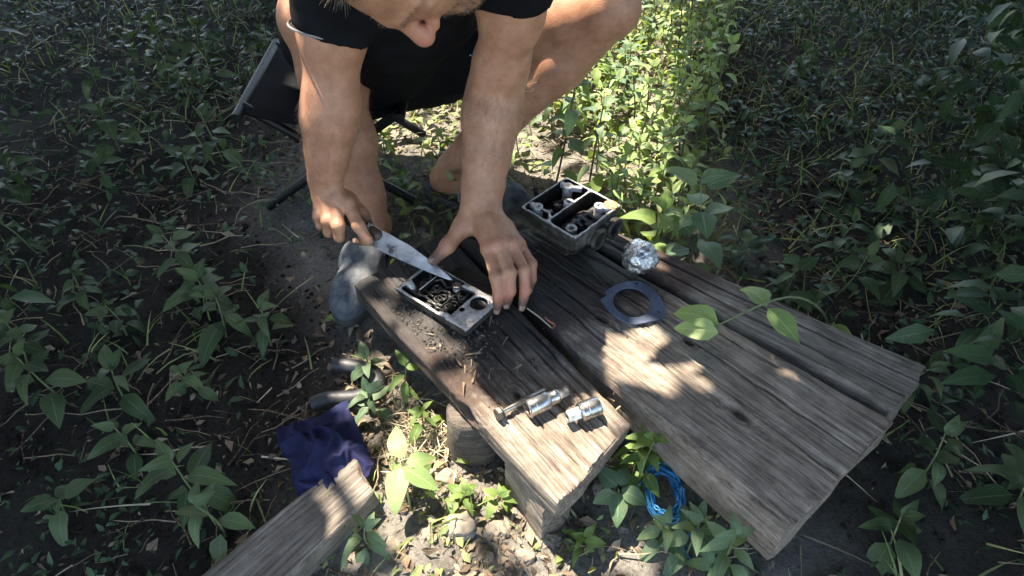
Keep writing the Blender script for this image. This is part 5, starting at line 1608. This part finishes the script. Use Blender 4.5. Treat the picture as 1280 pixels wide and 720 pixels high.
P, g = on_ground(2200, -1.3, 1.3, 0.32, 2.4, lambda x, y: (0.2 + 0.8 * clump(x, y, 4, 25)) * free(x, y), 55)
P[:, 2] += 0.004 + g.random(len(P)) * 0.008
o = scatter('twigs', stick_tmpl(), P, g.uniform(0, 2 * PI, len(P)), g.normal(0.06, 0.1, len(P)), g.normal(0, 0.5, len(P)), 0.02 + 0.10 * g.random(len(P)) ** 2, M['dry_leaf'])
tag(o, kind='stuff')
# crumbs of earth
P, g = on_ground(5000, -0.9, 0.9, 0.32, 1.9, lambda x, y: 0.2 + 0.8 * clump(x, y, 7, 18), 61)
bm = bmesh.new(); bmesh.ops.create_icosphere(bm, subdivisions=1, radius=1)
tv = np.array([v.co[:] for v in bm.verts]); tf = np.array([[v.index for v in f.verts] for f in bm.faces]); bm.free()
sc = g.uniform(0.0015, 0.006, len(P)) * (1 + 1.2 * (g.random(len(P)) > 0.97))
jit = 1 + g.normal(0, 0.22, (len(P), len(tv), 1))
W = P[:, None] + tv[None] * jit * sc[:, None, None]
FF = (tf[None] + (np.arange(len(P)) * len(tv))[:, None, None]).reshape(-1, 3)
tag(link('soil_crumbs', arr_mesh('soil_crumbs', W.reshape(-1, 3), FF, M['ground'], False, {'humus_shade': np.repeat(np.clip(g.random(len(P)) * 0.5 + 1.0 * sstep(-0.22, -0.40, P[:, 0] + 0.30 * sstep(0.9, 1.25, P[:, 1])) + 1.0 * sstep(0.36, 0.6, P[:, 0]), 0, 1), len(tv))})), kind='stuff')  # crumbs at the sides darkened to follow the painted shade
# grit, soil crumbs and splinters lying on the stained part of the timbers and in the gap
g = np.random.default_rng(64)
q = np.stack([g.uniform(-0.26, 0.30, 9000), g.uniform(0.58, 0.98, 9000)], -1)
on_plank = (q[:, 0] + 0.83 * (q[:, 1] - 0.445) > 0.085) & (q[:, 0] + 0.87 * (q[:, 1] - 0.565) < 0.155) & (q[:, 1] - 0.862 < 0.862 * (q[:, 0] + 0.285) - 0.012) & (q[:, 1] < 0.95)
on_beam = (q[:, 0] + 0.80 * (q[:, 1] - 0.59) > 0.245) & (q[:, 0] + 0.80 * (q[:, 1] - 0.59) < 0.42) & (q[:, 1] > 0.70)
pr = (0.06 + 0.94 * sstep(-0.03, 0.10, q[:, 1] - (0.665 + 0.42 * q[:, 0]))) * clump(q[:, 0], q[:, 1], 14, 44)
keep = (on_plank | on_beam) & (g.random(len(q)) < pr * 0.55)
q = q[keep]
P = np.concatenate([q, np.full((len(q), 1), TOP + 0.001)], 1)
sc = g.uniform(0.0008, 0.0026, len(P))
jit = 1 + g.normal(0, 0.25, (len(P), len(tv), 1))
W = P[:, None] + tv[None] * jit * sc[:, None, None]
FF = (tf[None] + (np.arange(len(P)) * len(tv))[:, None, None]).reshape(-1, 3)
tag(link('grit', arr_mesh('grit', W.reshape(-1, 3), FF, M['ground'], False, {'humus_shade': np.repeat(0.15 + 0.65 * g.random(len(P)), len(tv))})), kind='stuff')
n = 150
t_ = g.random(n)
P = np.stack([0.00 + 0.20 * t_ + g.normal(0, 0.010, n), 0.885 - 0.27 * t_ + g.normal(0, 0.010, n), 0.118 + 0.030 * g.random(n)], -1)
m_ = 70
P = np.concatenate([P, np.stack([g.uniform(-0.16, 0.10, m_), g.uniform(0.64, 0.80, m_), np.full(m_, TOP + 0.004)], -1)])
inside = (np.arange(len(P)) < n) | ((P[:, 0] + 0.83 * (P[:, 1] - 0.445) > 0.085) & (P[:, 0] + 0.87 * (P[:, 1] - 0.565) < 0.155))
P = P[inside]
tag(scatter('splinters', blade_tmpl(2, 0.16, 0.2), P, g.uniform(0, 2 * PI, len(P)), g.normal(0.05, 0.2, len(P)), g.normal(0, 0.6, len(P)), 0.008 + 0.022 * g.random(len(P)) ** 2, M['dry_leaf']), kind='stuff')
# pale stones below the plank end
def stone(loc, r, label, seed, m='stone'):
    bm = bmesh.new(); bmesh.ops.create_icosphere(bm, subdivisions=4, radius=1)
    P = np.array([v.co[:] for v in bm.verts])
    q = P * np.array(r) * (1 + fbm(P * 1.3 + seed, 3, seed)[:, None] * 0.45 + fbm(P * 5 + seed, 3, seed + 3)[:, None] * 0.16 - np.abs(fbm(P * 2.2 + seed, 2, seed + 6))[:, None] * 0.55)
    for v, p in zip(bm.verts, q): v.co = p
    o = bm_obj('stone', bm, M[m], None, True, loc, (0, 0, seed))
    tag(o, label, 'stone', 'stones on the soil in front of the bench')
stone((-0.078, 0.488, 0.006), (0.026, 0.036, 0.020), 'pale pointed stone left of the log, half covered by weeds', 2)
stone((-0.020, 0.478, 0.004), (0.024, 0.020, 0.016), 'rounded tan stone left of the support block', 5)
stone((0.055, 0.462, 0.002), (0.024, 0.022, 0.015), 'small tan stone at the foot of the support block', 7)
stone((-0.108, 0.565, 0.004), (0.028, 0.016, 0.012), 'flat pale stone at the foot of the log section', 9)
stone((0.150, 0.545, 0.002), (0.026, 0.022, 0.014), 'pale stone in the shade under the plank corner', 11)

for i, (x, y, r) in enumerate(((-0.130, 0.470, 0.012), (-0.045, 0.445, 0.010), (0.020, 0.432, 0.013), (0.115, 0.470, 0.011), (-0.180, 0.450, 0.014))):
    stone((x, y, float(ground_h(np.array([x]), np.array([y]))[0]) - 0.001), (r * 1.3, r, r * 0.8), ('small tan pebble at the bottom left of the plank', 'tiny pebble straight below the log section', 'flat pebble at the bottom middle', 'pebble in the shade beside the support block', 'pebble by the end of the loose board', 'pebble under the right broad leaved weed', 'tiny pale pebble between the weeds at the bottom', 'pebble at the bottom just right of the support block')[i], 20 + i)
# blue twine bundle at the right, cloth and hose at the left
tw = thing('twine_bundle', 'tangled bundle of bright blue twine among the weeds at the right', 'twine', (0.238, 0.528, 0.028))
g = random.Random(3)
for i in range(22):
    pts = []
    ph, tl = g.uniform(0, 6), g.uniform(-0.5, 0.5)
    ra = g.uniform(0.026, 0.040)
    for k in range(17):
        a = 2 * PI * k / 16
        pts.append((ra * 0.75 * math.cos(a) + g.uniform(-.003, .003), ra * 1.25 * math.sin(a) + g.uniform(-.003, .003), 0.007 * math.sin(a * 2 + ph) + tl * 0.012 * math.cos(a) + g.uniform(-0.008, 0.008)))
    tube_obj('strand', smooth_path(pts, 3), 0.0016, M['blue_rope'], tw, 5)
for pts in ([(0.02, -0.03, 0), (0.035, -0.055, -0.012), (0.02, -0.075, -0.02), (0.03, -0.10, -0.022)], [(-0.02, 0.03, 0.0), (-0.035, 0.02, -0.012), (-0.05, 0.03, -0.02)]):
    tube_obj('strand', smooth_path(pts, 5), 0.0016, M['blue_rope'], tw, 5)
nc = 60
cu_, cv_ = np.meshgrid(np.linspace(-1, 1, nc), np.linspace(-1, 1, nc), indexing='ij')
pc = np.stack([cu_, cv_, 0 * cu_], -1)
wrp = fbm(pc * 1.1 + 4, 2, 91)
rdg = 1 - np.abs(fbm(np.stack([cu_ * 1.6 + wrp, cv_ * 0.9, 0 * cu_], -1) + 7, 3, 92)) * 2.6
zc = 0.012 + 0.034 * np.clip(rdg, 0, 1) ** 1.6 * np.exp(-(cu_ ** 2 + cv_ ** 2) * 0.9) + 0.016 * np.exp(-(cu_ ** 2 + cv_ ** 2) * 2)
xc = 0.066 * cu_ * (1 - 0.22 * np.abs(fbm(pc * 2 + 1, 2, 93))) + 0.008 * fbm(pc * 3, 2, 94)
yc = 0.075 * cv_ * (1 - 0.22 * np.abs(fbm(pc * 2 + 9, 2, 95))) + 0.008 * fbm(pc * 3, 2, 96)
ii = np.arange(nc * nc).reshape(nc, nc)
cf = np.stack([ii[:-1, :-1], ii[1:, :-1], ii[1:, 1:], ii[:-1, 1:]], -1).reshape(-1, 4)
o = link('folded_cloth', arr_mesh('folded_cloth', np.stack([xc, yc, zc], -1).reshape(-1, 3), cf, M['blue_cloth'], True), None, (-0.305, 0.594, 0.028), (0.1, 0.0, 0.5))
o.modifiers.new('thick', 'SOLIDIFY').thickness = 0.003
tag(o, 'crumpled dark indigo cloth on the ground beside the loose board', 'cloth')
hz_ = [(-0.35, 0.700, 0.02), (-0.32, 0.708, 0.026), (-0.275, 0.712, 0.024), (-0.242, 0.735, 0.022), (-0.26, 0.775, 0.02), (-0.33, 0.79, 0.02)]
tag(tube_obj('rubber_hose', smooth_path(hz_, 8), 0.014, M['rubber'], None, 14), 'black rubber hose curled on dark soil left of the plank', 'hose')

# ------------------------------------------------------------------ shrubs added to darken the sides, trees that make the shade
def shrub(loc, r, h, n, label, seed):
    root = thing('shrub', label, 'shrub', loc, 'shrubs added to darken the sides')
    g = np.random.default_rng(seed)
    for k in range(4):
        a = k * 1.6 + seed
        tube_obj('stem', smooth_path([(0.02 * math.cos(a), 0.02 * math.sin(a), -0.02), (r * 0.25 * math.cos(a), r * 0.25 * math.sin(a), h * 0.5), (r * 0.55 * math.cos(a), r * 0.55 * math.sin(a), h * 0.85)], 4), [0.016, 0.015, 0.014, 0.013, 0.011, 0.010, 0.008, 0.006, 0.004], M['bark'], root, 7)
    cl = g.normal(size=(26, 3)); cl /= np.linalg.norm(cl, axis=1, keepdims=True)
    cl = cl * np.array((r, r, h * 0.42)) * g.uniform(0.45, 0.95, (26, 1)) + np.array((0, 0, h * 0.52))
    ci = g.integers(0, 26, n)
    P = cl[ci] + g.normal(size=(n, 3)) * r * 0.20
    P[:, 2] = np.abs(P[:, 2])
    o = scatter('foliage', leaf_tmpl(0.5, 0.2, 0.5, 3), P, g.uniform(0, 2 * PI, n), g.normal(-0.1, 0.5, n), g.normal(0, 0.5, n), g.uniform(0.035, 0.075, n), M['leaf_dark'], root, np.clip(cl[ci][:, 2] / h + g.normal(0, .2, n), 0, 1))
    return root
shr = [((-1.08, 0.45, 0), 0.34, 0.62, 'dark shrub added for shade at the left foreground beside the loose board'), ((-1.45, 1.15, 0), 0.42, 0.85, 'dark shrub added for shade at the left edge level with the man'),
       ((-1.75, 2.00, 0), 0.50, 1.05, 'dark shrub added for shade at the upper left in front of the trunk'), ((-0.95, 2.75, 0), 0.50, 0.9, 'dark shrub added for shade behind the folding stool'),
       ((0.98, 0.50, 0), 0.34, 0.60, 'dark shrub added for shade at the right foreground past the beams'), ((1.22, 1.10, 0), 0.40, 0.75, 'dark shrub added for shade at the right edge level with the foil ball'),
       ((1.55, 1.85, 0), 0.50, 0.95, 'dark shrub added for shade at the upper right beyond the sunlit weeds'), ((1.75, 2.9, 0), 0.55, 1.0, 'dark shrub added for shade at the far right corner')]
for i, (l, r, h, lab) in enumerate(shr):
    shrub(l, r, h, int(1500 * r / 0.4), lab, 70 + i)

# sun flecks the picture shows: places (on the bench, the ground, the man) that the crowns leave open
FLECK = [(0.026, 0.512, TOP, 0.024), (0.050, 0.490, TOP, 0.010), (0.128, 0.676, TOP, 0.016), (0.108, 0.640, TOP, 0.012), (0.245, 0.648, TOP, 0.022), (0.215, 0.690, TOP, 0.010), (0.138, 0.588, TOP, 0.014), (0.112, 0.540, TOP, 0.006), (0.080, 0.705, TOP, 0.008),
         (-0.030, 0.655, TOP, 0.006), (0.232, 0.890, TOP + .07, 0.012), (0.062, 0.778, TOP, 0.003), (0.29, 0.97, 0.05, 0.03), (0.105, 0.79, TOP, 0.003),
         (-0.075, 0.487, 0.0, 0.016), (-0.015, 0.478, 0.0, 0.010), (0.060, 0.455, 0.0, 0.008), (-0.075, 0.60, 0.06, 0.012), (-0.165, 0.56, 0.09, 0.014), (-0.23, 0.51, 0.04, 0.004), (0.16, 0.50, 0.06, 0.012), (0.235, 0.57, 0.08, 0.012), (-0.15, 0.655, 0.02, 0.010), (-0.02, 0.565, TOP - 0.03, 0.010), (0.10, 0.46, 0, 0.004),
         (-0.045, 0.96, 0.28, 0.016), (-0.02, 1.03, 0.45, 0.014), (0.20, 1.29, 0.50, 0.016), (0.27, 0.68, 0.2, 0.02), (-0.04, 1.02, 0.36, 0.006), (0.01, 1.02, 0.58, 0.008),
         (0.13, 1.24, 0.34, 0.006),
         (0.10, 1.33, 0.0, 0.05), (-0.05, 1.85, 0, 0.06), (-0.16, 2.0, 0, 0.05), (-0.28, 1.75, 0, 0.045), (0.0, 2.1, 0, 0.07), (-0.2, 1.62, 0, 0.03), (-0.1, 1.70, 0, 0.04), (-0.33, 2.2, 0, 0.06), (-0.34, 1.42, 0, 0.030), (-0.19, 1.44, 0.0, 0.030), (-0.14, 1.55, 0, 0.04), (-0.26, 1.52, 0, 0.04), (-0.10, 1.46, 0, 0.025), (-0.24, 1.36, 0, 0.022), (-0.36, 1.56, 0, 0.035), (-0.05, 1.56, 0, 0.035), (0.03, 1.60, 0, 0.05), (-0.02, 1.72, 0, 0.05), (-0.20, 1.30, 0, 0.012), (-0.24, 1.90, 0, 0.05), (-0.08, 1.98, 0, 0.05), (-0.1, 2.2, 0, 0.07), (-0.15, 2.35, 0, 0.06)]
sx_, sy_ = SUN.x / SUN.z, SUN.y / SUN.z
FT = np.array([(x - sx_ * z, y - sy_ * z, r) for x, y, z, r in FLECK])
def open_to_sun(T, g, rad=0.038):
    """leaf targets (where their shadow falls at ground height) to drop"""
    d = np.min(np.linalg.norm(T[:, None] - FT[None, :, :2], axis=2) - FT[None, :, 2], axis=1)
    drop = d < rad
    x, y = T[:, 0], T[:, 1]
    glade = (x > 0.0) & (x < 0.10 + 0.25 * y) & (y > 1.06)
    holes = fbm(np.stack([x * 6, y * 6, 0 * x], -1), 3, 77) > -0.34
    return drop | (glade & holes)
def tree(loc, trunk, zone, n, label, seed, hr=(2.3, 3.7)):
    root = thing('tree', label, 'tree', loc, 'trees shading the clearing')
    g = np.random.default_rng(seed)
    T = np.stack([g.uniform(zone[0], zone[1], n), g.uniform(zone[2], zone[3], n)], -1)
    ns_ = int(n * 2.9)
    side = np.stack([g.uniform(zone[0], zone[1], ns_), g.uniform(zone[2], zone[3], ns_)], -1)  # extra low leaves added to keep both sides dark
    side = side[(side[:, 0] > 0.30 + 0.20 * np.maximum(side[:, 1] - 0.4, 0)) | (side[:, 0] < -0.30 - 0.14 * np.maximum(side[:, 1] - 0.4, 0))]
    T = T[~open_to_sun(T, g)]
    side = side[~open_to_sun(side, g, 0.055)]
    nside = len(side)
    hgt = np.concatenate([g.uniform(hr[0], hr[1], len(T)), g.uniform(1.35, 2.5, nside)])
    T = np.concatenate([T, side])
    P = np.stack([T[:, 0] + sx_ * hgt, T[:, 1] + sy_ * hgt, hgt], -1) - np.array(loc)
    k = len(P)
    scatter('crown', leaf_tmpl(0.62, 0.15, 0.4, 3), P, g.uniform(0, 2 * PI, k), g.normal(-0.15, 0.35, k), g.normal(0, 0.35, k), np.where(np.arange(k) > k - nside, g.uniform(0.11, 0.17, k), g.uniform(0.065, 0.105, k)), M['leaf_tree'], root)
    tube_obj('trunk', smooth_path([(0, 0, -0.1), (0.02, 0.03, 0.8), (trunk[0] * 0.1, trunk[1] * 0.1, 1.8), (trunk[0] * 0.3, trunk[1] * 0.3, 2.9)], 6), [0.155 - 0.004 * i for i in range(19)], M['bark'], root, 18)
    for i in range(7):
        t = (i + 1) / 7
        e = P[g.integers(0, k)]
        tube_obj('limb', smooth_path([(trunk[0] * 0.1, trunk[1] * 0.1, 1.7 + 0.12 * i), tuple(e * 0.5 + np.array([0, 0, 1.35])), tuple(e)], 5), [0.05 - 0.004 * q for q in range(11)], M['bark'], root, 8)
    return root
tree((-2.15, 2.55, 0), (1, -0.5), (-2.6, 0.05, -1.2, 3.6), 5400, 'thick trunked tree at the left casting dappled shade over the man', 81)
tree((2.35, 2.15, 0), (-1, -0.5), (-0.05, 2.6, -1.2, 3.6), 5400, 'tree standing at the right casting shade over the beams', 83)
